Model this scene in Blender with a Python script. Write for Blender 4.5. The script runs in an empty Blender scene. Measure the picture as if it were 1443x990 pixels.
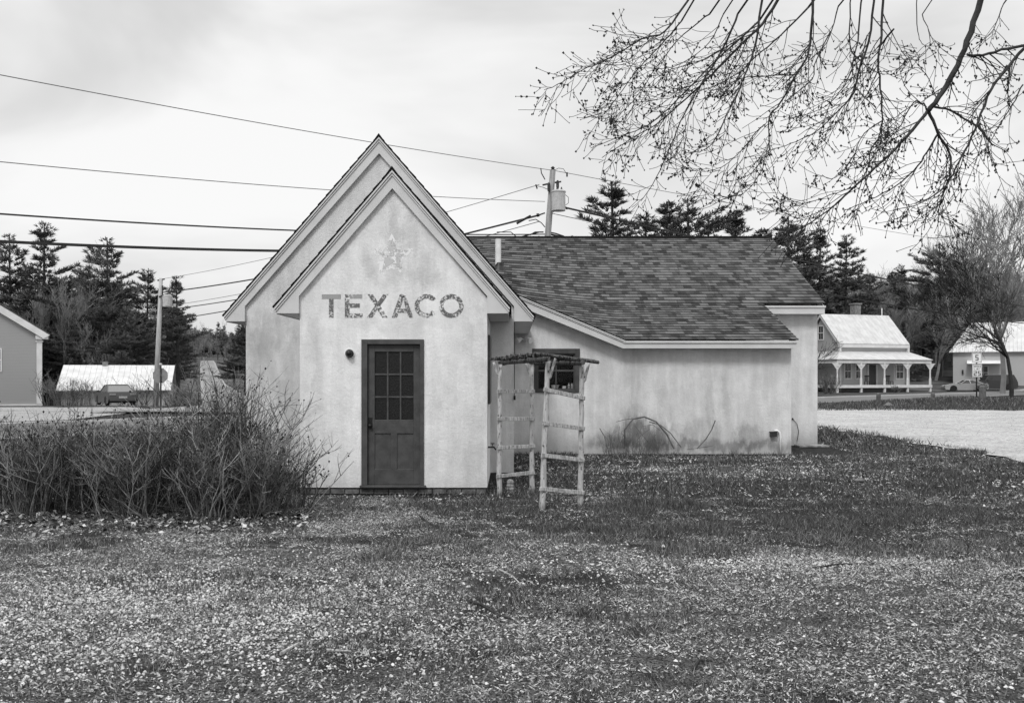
import bpy, math, random
import numpy as np
from mathutils import Vector, Matrix, noise as mnoise
PI = math.pi
R = random.Random(7)
NR = np.random.RandomState(11)
F = 1315.0; CX = 721.5; HY = 530.0; EYE = 1.69
sc = bpy.context.scene
C = sc.collection

def P(px, py, d):            # world point on the photo's line of sight at distance d
    return Vector(((px-CX)/F*d, d, EYE+(HY-py)/F*d))
def GX(px, d): return (px-CX)/F*d
def sstep(a, b, x):
    t = min(1, max(0, (x-a)/(b-a))); return t*t*(3-2*t)
def nsstep(a, b, x):
    t = np.clip((x-a)/(b-a), 0, 1); return t*t*(3-2*t)

# ------------------------------------------------------------------ terrain
LD = [0, 40, 62, 72, 90, 170, 316, 400, 500, 900, 4000]
LZ = [0, -.05, -.25, -.7, -1.3, -2.2, -.9, 3, 8.5, 24, 60]
RD = [0, 100, 118, 140, 200, 300, 600, 4000]
RZ = [0, 0, .6, 3, 11, 23, 45, 70]
def hz(x, d):
    x = np.asarray(x, float); d = np.asarray(d, float)
    a = x/np.maximum(d, 1)
    w = nsstep(-.16, .12, a)
    z = (1-w)*np.interp(d, LD, LZ) + w*np.interp(d, RD, RZ)
    hill = nsstep(.36, .46, -a)*np.interp(d, [0, 110, 180, 400], [0, 0, 5, 22])
    z = z + hill
    z = z + .42*np.exp(-((x-27.0)/5.0)**2-((d-55)/4.0)**2)
    z = z + .03*np.sin(x*.9+1)*np.sin(d*.7)*(d < 60)*nsstep(-2, -6, x-8)
    return z
def h(x, d): return float(hz(x, d))

# ------------------------------------------------------------------ materials
class T:
    def __init__(s, name):
        s.m = bpy.data.materials.new(name); s.m.use_nodes = True
        s.t = s.m.node_tree; s.b = s.t.nodes['Principled BSDF']
    def n(s, ty, **k):
        o = s.t.nodes.new('ShaderNode'+ty)
        for a, v in k.items(): setattr(o, a, v)
        return o
    def put(s, sock, v):
        if isinstance(v, bpy.types.NodeSocket): s.t.links.new(v, sock)
        elif isinstance(v, (tuple, list)): sock.default_value = v
        elif sock.type == 'RGBA': sock.default_value = (v, v, v, 1)
        else: sock.default_value = v
    def ma(s, op, a, b=0.0, c=None, clamp=False):
        o = s.n('Math', operation=op, use_clamp=clamp)
        s.put(o.inputs[0], a); s.put(o.inputs[1], b)
        if c is not None: s.put(o.inputs[2], c)
        return o.outputs[0]
    def pos(s): return s.n('NewGeometry').outputs['Position']
    def objc(s): return s.n('TexCoord').outputs['Object']
    def uv(s): return s.n('UVMap').outputs[0]
    def scale(s, v, sx, sy, sz):
        o = s.n('Mapping'); s.put(o.inputs[0], v); o.inputs['Scale'].default_value = (sx, sy, sz); return o.outputs[0]
    def xyz(s, v):
        o = s.n('SeparateXYZ'); s.put(o.inputs[0], v); return o.outputs
    def noise(s, v, sc=1., det=4., rough=.55):
        o = s.n('TexNoise'); s.put(o.inputs['Vector'], v); o.inputs['Scale'].default_value = sc
        o.inputs['Detail'].default_value = det; o.inputs['Roughness'].default_value = rough
        return o.outputs[0]
    def ramp(s, v, a, b, lo=0., hi=1.):
        o = s.n('MapRange', interpolation_type='SMOOTHSTEP'); s.put(o.inputs[0], v)
        o.inputs[1].default_value = a; o.inputs[2].default_value = b
        s.put(o.inputs[3], lo); s.put(o.inputs[4], hi); return o.outputs[0]
    def mix(s, f, a, b):
        o = s.n('Mix', data_type='FLOAT'); s.put(o.inputs[0], f); s.put(o.inputs[2], a); s.put(o.inputs[3], b)
        return o.outputs[0]
    def attr(s, nm): return s.n('Attribute', attribute_name=nm).outputs['Fac']
    def blob(s, v, cx, cz, rx, rz):   # soft spot on a wall, by x and z
        x = s.xyz(v)
        a = s.ma('DIVIDE', s.ma('SUBTRACT', x[0], cx), rx); b = s.ma('DIVIDE', s.ma('SUBTRACT', x[2], cz), rz)
        q = s.ma('ADD', s.ma('MULTIPLY', a, a), s.ma('MULTIPLY', b, b))
        return s.ma('EXPONENT', s.ma('MULTIPLY', q, -1.0))
    def bump(s, hgt, strength=.3, dist=.01):
        o = s.n('Bump'); o.inputs['Strength'].default_value = strength; o.inputs['Distance'].default_value = dist
        s.put(o.inputs['Height'], hgt); s.t.links.new(o.outputs[0], s.b.inputs['Normal'])
    def done(s, col, rough=.8, spec=.3, metal=0.):
        s.put(s.b.inputs['Base Color'], col); s.put(s.b.inputs['Roughness'], rough)
        s.b.inputs['Specular IOR Level'].default_value = spec; s.b.inputs['Metallic'].default_value = metal
        return s.m

def plain(name, v, rough=.7, var=.15, sc=6., bump=0., spec=.3, metal=0., stretch=(1, 1, 1), obj=False):
    t = T(name); c = t.objc() if obj else t.pos()
    c = t.scale(c, *stretch)
    n = t.noise(c, sc, 5.)
    col = t.ramp(n, .3, .7, v*(1-var), v*(1+var))
    if bump: t.bump(t.noise(c, sc*4, 6.), bump, .01)
    return t.done(col, rough, spec, metal)

M = {}
M['trim'] = plain('white_trim', .56, .55, .06, 3., .05)
M['trim_dark'] = plain('dark_roof_and_gap_shade', .06, .6)  # painted shade for gaps in trim and foundation; plain dark colour on a roof
M['door'] = plain('dark_paint', .062, .5, .22, 7., .25)
M['black'] = plain('black_metal', .012, .35, .2)
M['iron'] = plain('dark_iron', .03, .5, .3)
M['galv'] = plain('pale_metal', .42, .45, .12, 8., metal=.2)
M['brick'] = plain('grey_brick', .12, .9, .45, 9., .4)
M['stone'] = plain('grey_stone', .22, .9, .35, 10., .5)
M['bollard'] = plain('weathered_bollard', .10, .9, .35, 6., .5)
M['wire'] = plain('wire_black', .015, .6)
M['wire_grey'] = plain('wire_grey', .12, .6)
M['chrome'] = plain('lamp_chrome', .6, .15, .05, metal=.9)
M['white'] = plain('white_thing', .75, .4, .05)
M['plastic'] = plain('white_plastic', .7, .5, .1)
M['house_white'] = plain('white_clapboard', .62, .7, .08, 1.5)
M['dkwin'] = plain('dark_window_glass', .02, .08, .3, 2., spec=.6)
M['asphalt'] = plain('asphalt', .125, .9, .2, .8, .3)
M['sideroad'] = plain('pale_road', .19, .9, .3, .12, .2)
M['paint'] = plain('road_paint', .5, .8, .2, 4.)
M['rubber'] = plain('tyre_rubber', .02, .8)
M['clouddark'] = plain('dark_car_paint', .035, .2, .05, spec=.7)
M['midcar'] = plain('grey_car_paint', .04, .22, .05, spec=.7)
M['silver'] = plain('silver_car_paint', .4, .25, .05, metal=.35)
M['taillight'] = plain('tail_lamp', .2, .2)
M['chimney'] = plain('chimney_brick', .2, .9, .3, 5.)

# pine and bare wood, read by object coordinates so that copies share it
def foliage_mat():
    t = T('pine_needles'); c = t.objc()
    n = t.noise(c, .7, 3.); tone = t.attr('tone')
    col = t.ma('MULTIPLY', t.ramp(n, .3, .7, .6, 1.35), t.ma('MULTIPLY_ADD', tone, .12, .024))
    t.done(col, .75, .25)
    t.b.inputs['Subsurface Weight'].default_value = 0
    return t.m
M['needles'] = foliage_mat()
M['bark'] = plain('pine_bark', .05, .95, .4, 3., .5, stretch=(3, 3, .6), obj=True)
M['twig'] = plain('bare_twig', .17, .9, .35, .5, obj=True)
M['twig_pale'] = plain('pale_twig', .26, .9, .3, .5, obj=True)
M['twig_dark'] = plain('dark_twig', .025, .9, .3, 2., obj=True)
M['maple'] = plain('maple_bark', .035, .9, .5, 8., .4, obj=True)
M['bud'] = plain('bud_scales', .02, .8, .4, 9., obj=True)

def rosewood():
    t = T('rose_stem'); c = t.pos(); tone = t.attr('tone')
    n = t.noise(c, 5., 3.)
    return t.done(t.ma('MULTIPLY', t.ramp(n, .3, .7, .6, 1.4), t.ma('MULTIPLY_ADD', tone, .27, .022)), .8)
M['rose'] = rosewood()

def toned(name, lo, hi, rough=.9):
    t = T(name); tone = t.attr('tone')
    return t.done(t.mix(tone, lo, hi), rough, .2)
M['blade'] = toned('grass_blade', .032, .24)
M['pebble'] = toned('pebble_stone', .07, .58)
M['litter'] = toned('dead_leaf', .022, .68)

def stucco(name, base=.70, kind='porch'):
    t = T(name); c = t.pos()
    big = t.noise(t.scale(c, 1, 1, .8), 1.1, 5., .6)
    streak = t.noise(t.scale(c, 3.2, 3.2, .38), 1.6, 6., .62)
    fine = t.noise(c, 60., 4., .7)
    v = t.ramp(big, .3, .72, base*.93, base*1.05)
    v = t.ma('MULTIPLY', v, t.ramp(streak, .36, .66, .90, 1.04))
    v = t.ma('MULTIPLY', v, t.ramp(fine, .25, .75, .93, 1.05))
    rag = t.noise(t.scale(c, 3, 3, 1.2), 2.2, 7., .7)
    mott = t.noise(c, 3.4, 7., .68)
    v = t.ma('MULTIPLY', v, t.ramp(mott, .36, .66, .925, 1.045))
    wx = t.ma('MULTIPLY', t.ma('SUBTRACT', t.noise(t.scale(c, 1, 1, .7), 4., 5., .65), .5), .36)
    wz = t.ma('MULTIPLY', t.ma('SUBTRACT', t.noise(t.scale(c, 1, 1, .35), 4.3, 5., .6), .5), .45)
    cmb = t.n('CombineXYZ'); cc_ = t.xyz(c); t.put(cmb.inputs[0], t.ma('ADD', cc_[0], wx)); t.put(cmb.inputs[1], cc_[1]); t.put(cmb.inputs[2], t.ma('ADD', cc_[2], wz))
    cw = cmb.outputs[0]
    z = t.xyz(c)[2]
    def stain(cx, cz, rx, rz, k, lo=.05, hi=.85):
        nonlocal v
        b = t.ma('MULTIPLY', t.blob(cw, cx, cz, rx, rz), t.ramp(rag, .28, .62, .35, 1.25))
        v = t.ma('MULTIPLY', v, t.ma('SUBTRACT', 1.0, t.ma('MULTIPLY', t.ramp(b, lo, hi), k)))
    if kind == 'porch':
        for (px, py, rx, rz, k) in [(553,318,.16,.24,.22),(517,372,.12,.26,.18),(600,380,.22,.30,.24),(553,390,.3,.18,.16),(575,330,.12,.3,.14),
                                    (640,520,.16,.9,.10),(450,540,.1,.9,.10),(672,500,.1,1.4,.12),(440,480,.18,.5,.08),
                                    (560,455,.8,.10,.07),(610,565,.1,.5,.1),(668,655,.14,.35,.14),(620,650,.3,.2,.07)]:
            p = P(px, py, 13.42); stain(p.x, p.z, rx, rz, k)
        wp = P(650, 545, 13.42); b = t.ma('MULTIPLY', t.blob(c, wp.x, wp.z, .07, .55), t.ramp(rag, .3, .6))
        v = t.ma('MULTIPLY', v, t.ma('MULTIPLY_ADD', t.ramp(b, .2, .5), .10, 1.0))
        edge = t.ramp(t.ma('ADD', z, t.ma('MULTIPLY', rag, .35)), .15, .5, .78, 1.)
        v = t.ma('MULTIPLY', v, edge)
    if kind == 'main':
        for (px, py, rx, rz, k) in [(385,470,.5,.35,.2),(365,520,.3,.8,.18),(405,560,.25,.7,.2),(400,425,.2,.3,.15)]:
            p = P(px, py, 15.43); stain(p.x, p.z, rx, rz, k)
        v = t.ma('MULTIPLY', v, .93)
    if kind == 'wing':
        for (px, py, rx, rz, k) in [(893,535,.17,.85,.18),(893,590,.25,.35,.22),(905,616,.75,.42,.62),(938,575,.14,.45,.14),(1000,570,.12,.5,.20),(1008,600,.1,.3,.2),
                                    (985,610,.5,.28,.28),(1022,560,.09,.6,.14),(1055,615,.35,.3,.35),(860,622,.5,.16,.3),(990,628,2.4,.14,.45),(1040,600,.2,.3,.1),
                                    (740,478,.3,.3,.12)]:
            p = P(px, py, 20.06); stain(p.x, p.z, rx, rz, k)
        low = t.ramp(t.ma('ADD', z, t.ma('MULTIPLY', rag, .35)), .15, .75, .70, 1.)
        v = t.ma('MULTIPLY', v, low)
    t.bump(t.ma('ADD', t.noise(c, 22., 7., .75), t.ma('MULTIPLY', big, 1.5)), .6, .016)
    return t.done(v, .92, .15)
M['st_porch'] = stucco('porch_stucco', .77, 'porch')
M['st_main'] = stucco('gable_stucco', .70, 'main')
M['st_wing'] = stucco('wing_stucco', .67, 'wing')

def shingle():
    t = T('asphalt_shingle'); u = t.uv()
    def br(w, off, c1, c2):
        o = t.n('TexBrick'); t.put(o.inputs['Vector'], u); o.offset = off; o.squash = 1
        o.inputs['Scale'].default_value = 1; o.inputs['Brick Width'].default_value = w; o.inputs['Row Height'].default_value = .2
        o.inputs['Mortar Size'].default_value = 0.0; o.inputs['Bias'].default_value = 0
        o.inputs['Color1'].default_value = (c1, c1, c1, 1); o.inputs['Color2'].default_value = (c2, c2, c2, 1)
        return o.outputs[0]
    a = br(.20, .37, .0, 1.); b = br(.31, .71, .0, 1.); e = br(.12, .13, 0., 1.)
    s = t.ma('ADD', t.ma('MULTIPLY', a, .6), t.ma('ADD', t.ma('MULTIPLY', b, .22), t.ma('MULTIPLY', e, .2)))
    v = t.ramp(s, .05, .95, .020, .130)
    v = t.ma('MULTIPLY', v, t.ramp(t.noise(u, 90., 2.), .2, .8, .75, 1.25))
    v = t.ma('MULTIPLY', v, t.ramp(t.noise(u, .8, 3.), .3, .7, .94, 1.06))
    return t.done(v, .95, .15)
M['shingle'] = shingle()
M['shingle_edge'] = plain('shingle_butt', .010, .95)  # dark asphalt edge, taken near black to paint the shadow line between courses

def bark_post(name, lo, hi):
    t = T(name); c = t.pos()
    n = t.noise(t.scale(c, 3, 3, 1.), 14., 6., .65)
    v = t.ramp(n, .36, .44, lo, hi) if name == 'peeling_post' else t.ramp(n, .42, .56, lo, hi)
    v = t.ma('MULTIPLY', v, t.ramp(t.noise(t.scale(c, 4, 4, .5), 12., 4.), .3, .7, .75, 1.15))
    t.bump(n, .6, .01)
    return t.done(v, .9, .15)
M['peel'] = bark_post('peeling_post', .09, .44)
M['rung'] = bark_post('weathered_rung', .26, .46)
M['darkbark'] = bark_post('dark_bark_stick', .018, .11)

def lettermat(name, dark, thr, sc):
    t = T(name); c = t.pos()
    n = t.noise(t.scale(c, 1, 1, 1), sc, 6., .75)
    m2 = t.noise(c, 5., 2.)
    f = t.ramp(t.ma('MULTIPLY_ADD', m2, .28, t.ma('SUBTRACT', n, .14)), thr, thr+.06)
    t.done(dark, .95, .1)
    tr = t.n('BsdfTransparent'); mx = t.n('MixShader'); t.put(mx.inputs[0], f)
    t.t.links.new(tr.outputs[0], mx.inputs[1]); t.t.links.new(t.b.outputs[0], mx.inputs[2])
    t.t.links.new(mx.outputs[0], t.t.nodes['Material Output'].inputs[0])
    return t.m
M['letter'] = lettermat('faded_letter_paint', .15, .448, 34.)
M['letter_soft'] = lettermat('faded_letter_ghost', .33, .38, 26.)
M['star'] = lettermat('faded_star_paint', .52, .47, 11.)
M['halo'] = lettermat('pale_star_ghost', .78, .47, 8.)

def glass(name, tint=.25, rough=.03):
    t = T(name); t.done(.01, rough, .6)
    tr = t.n('BsdfTransparent'); tr.inputs[0].default_value = (tint, tint, tint, 1)
    gl = t.n('BsdfGlossy'); gl.inputs[0].default_value = (.8, .8, .8, 1); gl.inputs['Roughness'].default_value = rough
    fr = t.n('Fresnel'); fr.inputs[0].default_value = 1.16
    mx = t.n('MixShader'); t.t.links.new(fr.outputs[0], mx.inputs[0])
    t.t.links.new(tr.outputs[0], mx.inputs[1]); t.t.links.new(gl.outputs[0], mx.inputs[2])
    t.t.links.new(mx.outputs[0], t.t.nodes['Material Output'].inputs[0])
    return t.m
M['glass'] = glass('window_glass', .93)
def doorglass():
    t = T('obscure_door_glass'); c = t.pos()
    t.bump(t.noise(c, 60., 2.), .5, .01)
    v = t.ramp(t.noise(c, 40., 3.), .5, .8, .005, .022)
    return t.done(v, .45, .35)
M['doorglass'] = doorglass()

def clap(name, v):
    t = T(name); z = t.xyz(t.pos())[2]
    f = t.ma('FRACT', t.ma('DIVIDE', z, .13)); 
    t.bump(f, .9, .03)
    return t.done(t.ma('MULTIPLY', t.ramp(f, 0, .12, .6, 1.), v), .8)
M['clap_grey'] = clap('grey_clapboard', .42)
M['clap_white'] = clap('white_clapboard_wall', .5)
def standing(name, v, wl):
    t = T(name); x = t.xyz(t.uv())[0]
    f = t.ma('FRACT', t.ma('DIVIDE', x, wl))
    n = t.noise(t.scale(t.pos(), 2, 2, .5), .8, 5.)
    t.bump(t.ramp(f, .0, .08), .6, .05)
    return t.done(t.ma('MULTIPLY', t.ramp(f, 0, .12, .78, 1.), t.ramp(n, .3, .7, v*.85, v*1.08)), .5, .4, .1)
M['metalroof'] = standing('ribbed_metal_roof', .52, .45)

# ground ------------------------------------------------------------
def ground_mat():
    t = T('ground_soil_grass'); c = t.pos(); g = t.attr('grassy'); far = t.attr('farness')
    fine = t.noise(c, 55., 6., .75); mid = t.noise(c, 7., 5., .65); big = t.noise(c, 1.3, 4.)
    grass = t.ma('MULTIPLY', t.ramp(fine, .3, .7, .018, .055), t.ramp(mid, .3, .7, .7, 1.5))
    soil = t.ma('MULTIPLY', t.ramp(fine, .40, .62, .015, .22), t.ramp(mid, .3, .7, .7, 1.35))
    m = t.ramp(t.ma('ADD', g, t.ma('MULTIPLY', t.ma('SUBTRACT', mid, .5), .9)), .35, .65)
    v = t.mix(m, soil, grass)
    v = t.mix(far, v, t.ramp(t.noise(c, .25, 5.), .3, .7, .03, .12))
    t.bump(t.ma('ADD', fine, mid), 1., .05)
    return t.done(v, .95, .1)
M['ground'] = ground_mat()
def lot_mat(name, v, sc=14.):
    t = T(name); c = t.pos()
    a = t.noise(c, sc, 7., .78); b = t.noise(t.scale(c, .7, 1, 1), .8, 6., .68)
    col = t.ma('MULTIPLY', t.ramp(a, .35, .6, v*.4, v*1.15), t.ramp(b, .3, .7, .82, 1.1))
    t.bump(a, .6, .02)
    return t.done(col, .95, .1)
M['lot'] = lot_mat('gravel_lot', .42)
M['dirtlot'] = lot_mat('sandy_lot', .32, 12.)

# ------------------------------------------------------------------ mesh builder
class MB:
    def __init__(s): s.v = []; s.f = []; s.mi = []; s.uv = None; s.tone = []
    def add(s, vs, fs, mi=0, tone=None):
        b = len(s.v); s.v += [tuple(q) for q in vs]
        for f in fs:
            s.f.append(tuple(b+i for i in f)); s.mi.append(mi)
            s.tone.append(.5 if tone is None else tone)
        return s
    def box(s, x0, x1, y0, y1, z0, z1, mi=0):
        vs = [(x, y, z) for z in (z0, z1) for y in (y0, y1) for x in (x0, x1)]
        return s.add(vs, [(0,2,3,1),(4,5,7,6),(0,1,5,4),(2,6,7,3),(0,4,6,2),(1,3,7,5)], mi)
    def prism(s, poly, y0, y1, mi=0):      # polygon in x,z pushed along y
        n = len(poly); vs = [(x, y0, z) for x, z in poly]+[(x, y1, z) for x, z in poly]
        fs = [tuple(range(n)), tuple(range(2*n-1, n-1, -1))]+[(i, i+n, (i+1) % n+n, (i+1) % n) for i in range(n)]
        return s.add(vs, fs, mi)
    def prismz(s, poly, z0, z1, mi=0):
        n = len(poly); vs = [(x, y, z0) for x, y in poly]+[(x, y, z1) for x, y in poly]
        fs = [tuple(range(n-1, -1, -1)), tuple(range(n, 2*n))]+[(i, (i+1) % n, (i+1) % n+n, i+n) for i in range(n)]
        return s.add(vs, fs, mi)
    def obox(s, c, ax, ay, az, sx, sy, sz, mi=0):
        c = Vector(c); vs = [c+ax*(sx*i)+ay*(sy*j)+az*(sz*k) for k in (-.5, .5) for j in (-.5, .5) for i in (-.5, .5)]
        return s.add(vs, [(0,2,3,1),(4,5,7,6),(0,1,5,4),(2,6,7,3),(0,4,6,2),(1,3,7,5)], mi)
    def tube(s, pts, rad, n=6, mi=0, tone=None, cap=True):
        pts = [Vector(p) for p in pts]; m = len(pts)
        if not isinstance(rad, (list, tuple)): rad = [rad]*m
        vs = []; prev = None
        for i, p in enumerate(pts):
            d = (pts[min(i+1, m-1)]-pts[max(i-1, 0)])
            if d.length < 1e-9: d = Vector((0, 0, 1))
            d.normalize()
            if prev is None:
                a = d.orthogonal().normalized()
            else:
                a = prev-d*prev.dot(d)
                a = a.normalized() if a.length > 1e-6 else d.orthogonal().normalized()
            prev = a; b = d.cross(a)
            for k in range(n):
                t = 2*PI*k/n; vs.append(p+(a*math.cos(t)+b*math.sin(t))*rad[i])
        fs = [(i*n+k, i*n+(k+1) % n, (i+1)*n+(k+1) % n, (i+1)*n+k) for i in range(m-1) for k in range(n)]
        if cap: fs += [tuple(range(n-1, -1, -1)), tuple(range((m-1)*n, m*n))]
        return s.add(vs, fs, mi, tone)
    def ico(s, c, r, mi=0, sq=1., tone=None, jit=0.):
        c = Vector(c); b = [(1,0,0),(-1,0,0),(0,1,0),(0,-1,0),(0,0,1),(0,0,-1)]
        vs = [c+Vector((x*r, y*r, z*r*sq))*(1+R.uniform(-jit, jit)) for x, y, z in b]
        return s.add(vs, [(0,2,4),(2,1,4),(1,3,4),(3,0,4),(2,0,5),(1,2,5),(3,1,5),(0,3,5)], mi, tone)
    def lathe(s, c, prof, n=16, mi=0, axis='z'):
        c = Vector(c); vs = []
        for r, z in prof:
            for k in range(n):
                t = 2*PI*k/n; a, b = r*math.cos(t), r*math.sin(t)
                vs.append(c+(Vector((a, b, z)) if axis == 'z' else Vector((a, z, b)) if axis == 'y' else Vector((z, a, b))))
        m = len(prof)
        fs = [(i*n+k, i*n+(k+1) % n, (i+1)*n+(k+1) % n, (i+1)*n+k) for i in range(m-1) for k in range(n)]
        fs += [tuple(range(n-1, -1, -1)), tuple(range((m-1)*n, m*n))]
        return s.add(vs, fs, mi)
    def build(s, name, mat, parent=None, smooth=False, bevel=0, origin=None):
        me = bpy.data.meshes.new(name)
        org = Vector((0, 0, 0))
        if parent is not None and origin is None: org = wloc(parent)
        if origin is not None: org = Vector(origin)
        vs = [(a-org.x, b-org.y, c-org.z) for a, b, c in s.v]
        me.from_pydata(vs, [], s.f); 
        for m_ in (mat if isinstance(mat, (list, tuple)) else [mat]): me.materials.append(m_)
        me.polygons.foreach_set('material_index', s.mi)
        if s.uv:
            ul = me.uv_layers.new(name='UVMap')
            for L in me.loops: ul.data[L.index].uv = s.uv[L.vertex_index]
        if any(q != .5 for q in s.tone):
            a = me.attributes.new('tone', 'FLOAT', 'FACE'); a.data.foreach_set('value', s.tone)
        if smooth: me.polygons.foreach_set('use_smooth', [True]*len(me.polygons))
        me.update()
        o = bpy.data.objects.new(name, me); C.objects.link(o)
        if origin is not None and parent is None: o.location = org
        if parent is not None: o.parent = parent
        if bevel:
            md = o.modifiers.new('bevel', 'BEVEL'); md.width = bevel; md.segments = 2; md.limit_method = 'ANGLE'
        return o
def wloc(o):
    v = Vector(o.location)
    while o.parent: o = o.parent; v = v+Vector(o.location)
    return v
def tag(o, label=None, cat=None, group=None, kind=None):
    if label: o['label'] = label
    if cat: o['category'] = cat
    if group: o['group'] = group
    if kind: o['kind'] = kind
    return o
def thing(name, loc, label, cat, group=None):
    o = bpy.data.objects.new(name, None); C.objects.link(o); o.location = loc; o.empty_display_size = .2
    return tag(o, label, cat, group)
def copy_tree(o, parent=None):
    c = o.copy(); C.objects.link(c)
    if parent is not None: c.parent = parent
    for ch in [q for q in bpy.data.objects if q.parent == o]: copy_tree(ch, c)
    return c
def npmesh(name, V, Fc, mat, tone=None, parent=None):       # big meshes from arrays, constant face size
    me = bpy.data.meshes.new(name); V = np.asarray(V, np.float32).reshape(-1, 3); Fc = np.asarray(Fc, np.int32)
    k = Fc.shape[1]; me.vertices.add(len(V)); me.vertices.foreach_set('co', V.ravel())
    me.loops.add(Fc.size); me.loops.foreach_set('vertex_index', Fc.ravel())
    me.polygons.add(len(Fc)); me.polygons.foreach_set('loop_start', np.arange(0, Fc.size, k, dtype=np.int32))
    me.update(calc_edges=True); me.validate()
    me.materials.append(mat)
    if tone is not None:
        a = me.attributes.new('tone', 'FLOAT', 'FACE'); a.data.foreach_set('value', np.asarray(tone, np.float32))
    o = bpy.data.objects.new(name, me); C.objects.link(o)
    if parent is not None: o.parent = parent
    return o

# ------------------------------------------------------------------ grass mask
def vnoise(x, y, s, seed=0):
    rs = np.random.RandomState(seed); g = rs.rand(256, 256)
    x = np.asarray(x)*s+1000; y = np.asarray(y)*s+1000
    xi = np.floor(x).astype(int); yi = np.floor(y).astype(int); fx = x-xi; fy = y-yi
    fx = fx*fx*(3-2*fx); fy = fy*fy*(3-2*fy)
    a = g[xi % 256, yi % 256]; b = g[(xi+1) % 256, yi % 256]; c = g[xi % 256, (yi+1) % 256]; d = g[(xi+1) % 256, (yi+1) % 256]
    return (a*(1-fx)+b*fx)*(1-fy)+(c*(1-fx)+d*fx)*fy
def fbm(x, y, s, seed=0): return (vnoise(x, y, s, seed)*.55+vnoise(x, y, s*2.3, seed+1)*.28+vnoise(x, y, s*5.1, seed+2)*.17)
def grassy(x, d):
    x = np.asarray(x, float); d = np.asarray(d, float)
    # front edge of the grass, and the bare gravelly foreground
    edge = np.interp(x, [-9, -1.6, -.8, .6, 1.9, 3.0, 4.2, 6, 12], [14, 13.6, 10.7, 10.0, 9.2, 8.9, 8.3, 7.6, 6.5])
    n = fbm(x, d, .9, 3)
    g = nsstep(-.5, .5, d-edge+(n-.5)*1.6)
    # pale litter in front of the wing wall
    g = g*(1-.85*np.exp(-((x-3.6)/2.9)**2-((d-16.6)/1.35)**2)*nsstep(.35, .6, fbm(x, d, 1.6, 9)+.12))
    g = g*(1-.55*np.exp(-((x-6.5)/1.6)**2-((d-13.2)/.5)**2))
    g = g*(1-.8*np.exp(-((x-1.4)/.6)**2-((d-13.4)/.9)**2))
    g = np.maximum(g, .7*nsstep(.46, .68, fbm(x+7, d*1.3, .8, 21))*(d < 11))
    gravel = np.exp(-((x+2.9)/1.5)**2-((d-6.3)/.9)**2)
    g = g*(1-gravel)
    g = g+(fbm(x*1.0, d*1.6, 5., 61)-.5)*1.1*(d < 24)+(fbm(x, d, 1.9, 63)-.5)*.5*(d < 24)
    return np.clip(g, 0, 1)
# ================================================================== GROUND
def build_ground():
    def axis(lo, hi, fine, far):
        a = list(np.arange(lo, hi+1e-6, fine)); s = fine; q = a[-1]
        while q < far: s = min(s*1.18, 9 if q < 640 else (80 if q < 1500 else 500)); q += s; a.append(q)
        return a
    xr = axis(0, 11, .11, 3500); xs = np.array([-q for q in xr[:0:-1]]+xr)
    yr = axis(-3, 24, .11, 4200); yb = [-3-5*1.4**k for k in range(12)][::-1]
    ys = np.array(yb+yr)
    X, Y = np.meshgrid(xs, ys); Z = hz(X, np.maximum(Y, 0))
    near = (np.abs(X) < 11.5) & (Y < 26)
    Z = Z + near*((fbm(X, Y, 1.1, 5)-.5)*.05+(fbm(X, Y, 4., 6)-.5)*.02)*nsstep(3, 5, Y+4)
    ny, nx = X.shape; V = np.stack([X, Y, Z], -1).reshape(-1, 3)
    i = np.arange(nx-1)[None, :]+nx*np.arange(ny-1)[:, None]
    Fc = np.stack([i, i+1, i+nx+1, i+nx], -1).reshape(-1, 4)
    o = npmesh('ground', V, Fc, M['ground']); tag(o, kind='structure')
    o['label'] = 'patchy lawn and bare soil round the building'
    me = o.data
    g = grassy(X, Y); g = np.where(Y > 24, .85, g)
    a = me.attributes.new('grassy', 'FLOAT', 'POINT'); a.data.foreach_set('value', g.ravel().astype(np.float32))
    f = nsstep(70, 100, Y); a = me.attributes.new('farness', 'FLOAT', 'POINT'); a.data.foreach_set('value', f.ravel().astype(np.float32))
    me.polygons.foreach_set('use_smooth', [True]*len(me.polygons))
build_ground()
def gz(x, d):   # the near ground's true height
    return h(x, d)+((float(fbm(x, d, 1.1, 5))-.5)*.05+(float(fbm(x, d, 4., 6))-.5)*.02)*(1 if d < 26 and abs(x) < 11.5 else 0)

def sheet(name, rows, mat, off, kind='structure'):   # rows: list of (left point, right point), resampled across
    n = 12; V = []
    for (a, b) in rows:
        for k in range(n+1):
            x = a[0]+(b[0]-a[0])*k/n; y = a[1]+(b[1]-a[1])*k/n; V.append((x, y, h(x, y)+off))
    Fc = [(r*(n+1)+k, r*(n+1)+k+1, (r+1)*(n+1)+k+1, (r+1)*(n+1)+k) for r in range(len(rows)-1) for k in range(n)]
    o = npmesh(name, V, Fc, mat); tag(o, kind=kind); return o
def lerp(a, b, t): return (a[0]+(b[0]-a[0])*t, a[1]+(b[1]-a[1])*t)
def strip(name, near, far, mat, off, n=60):
    return sheet(name, [(lerp(near[0], near[1], k/n), lerp(far[0], far[1], k/n)) for k in range(n+1)], mat, off)
ND = lambda x: 38.4+.97*x
FD = lambda x: 50.4+.93*x
strip('road', [(-70, ND(-70)), (90, ND(90))], [(-74, FD(-74)), (90, FD(90))], M['asphalt'], .05)
strip('road_edge_line', [(-70, FD(-70)-1.2), (90, FD(90)-1.2)], [(-70, FD(-70)-1.0), (90, FD(90)-1.0)], M['paint'], .056)
strip('road_edge_line', [(-70, ND(-70)+.7), (90, ND(90)+.7)], [(-70, ND(-70)+.9), (90, ND(90)+.9)], M['paint'], .056)
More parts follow.
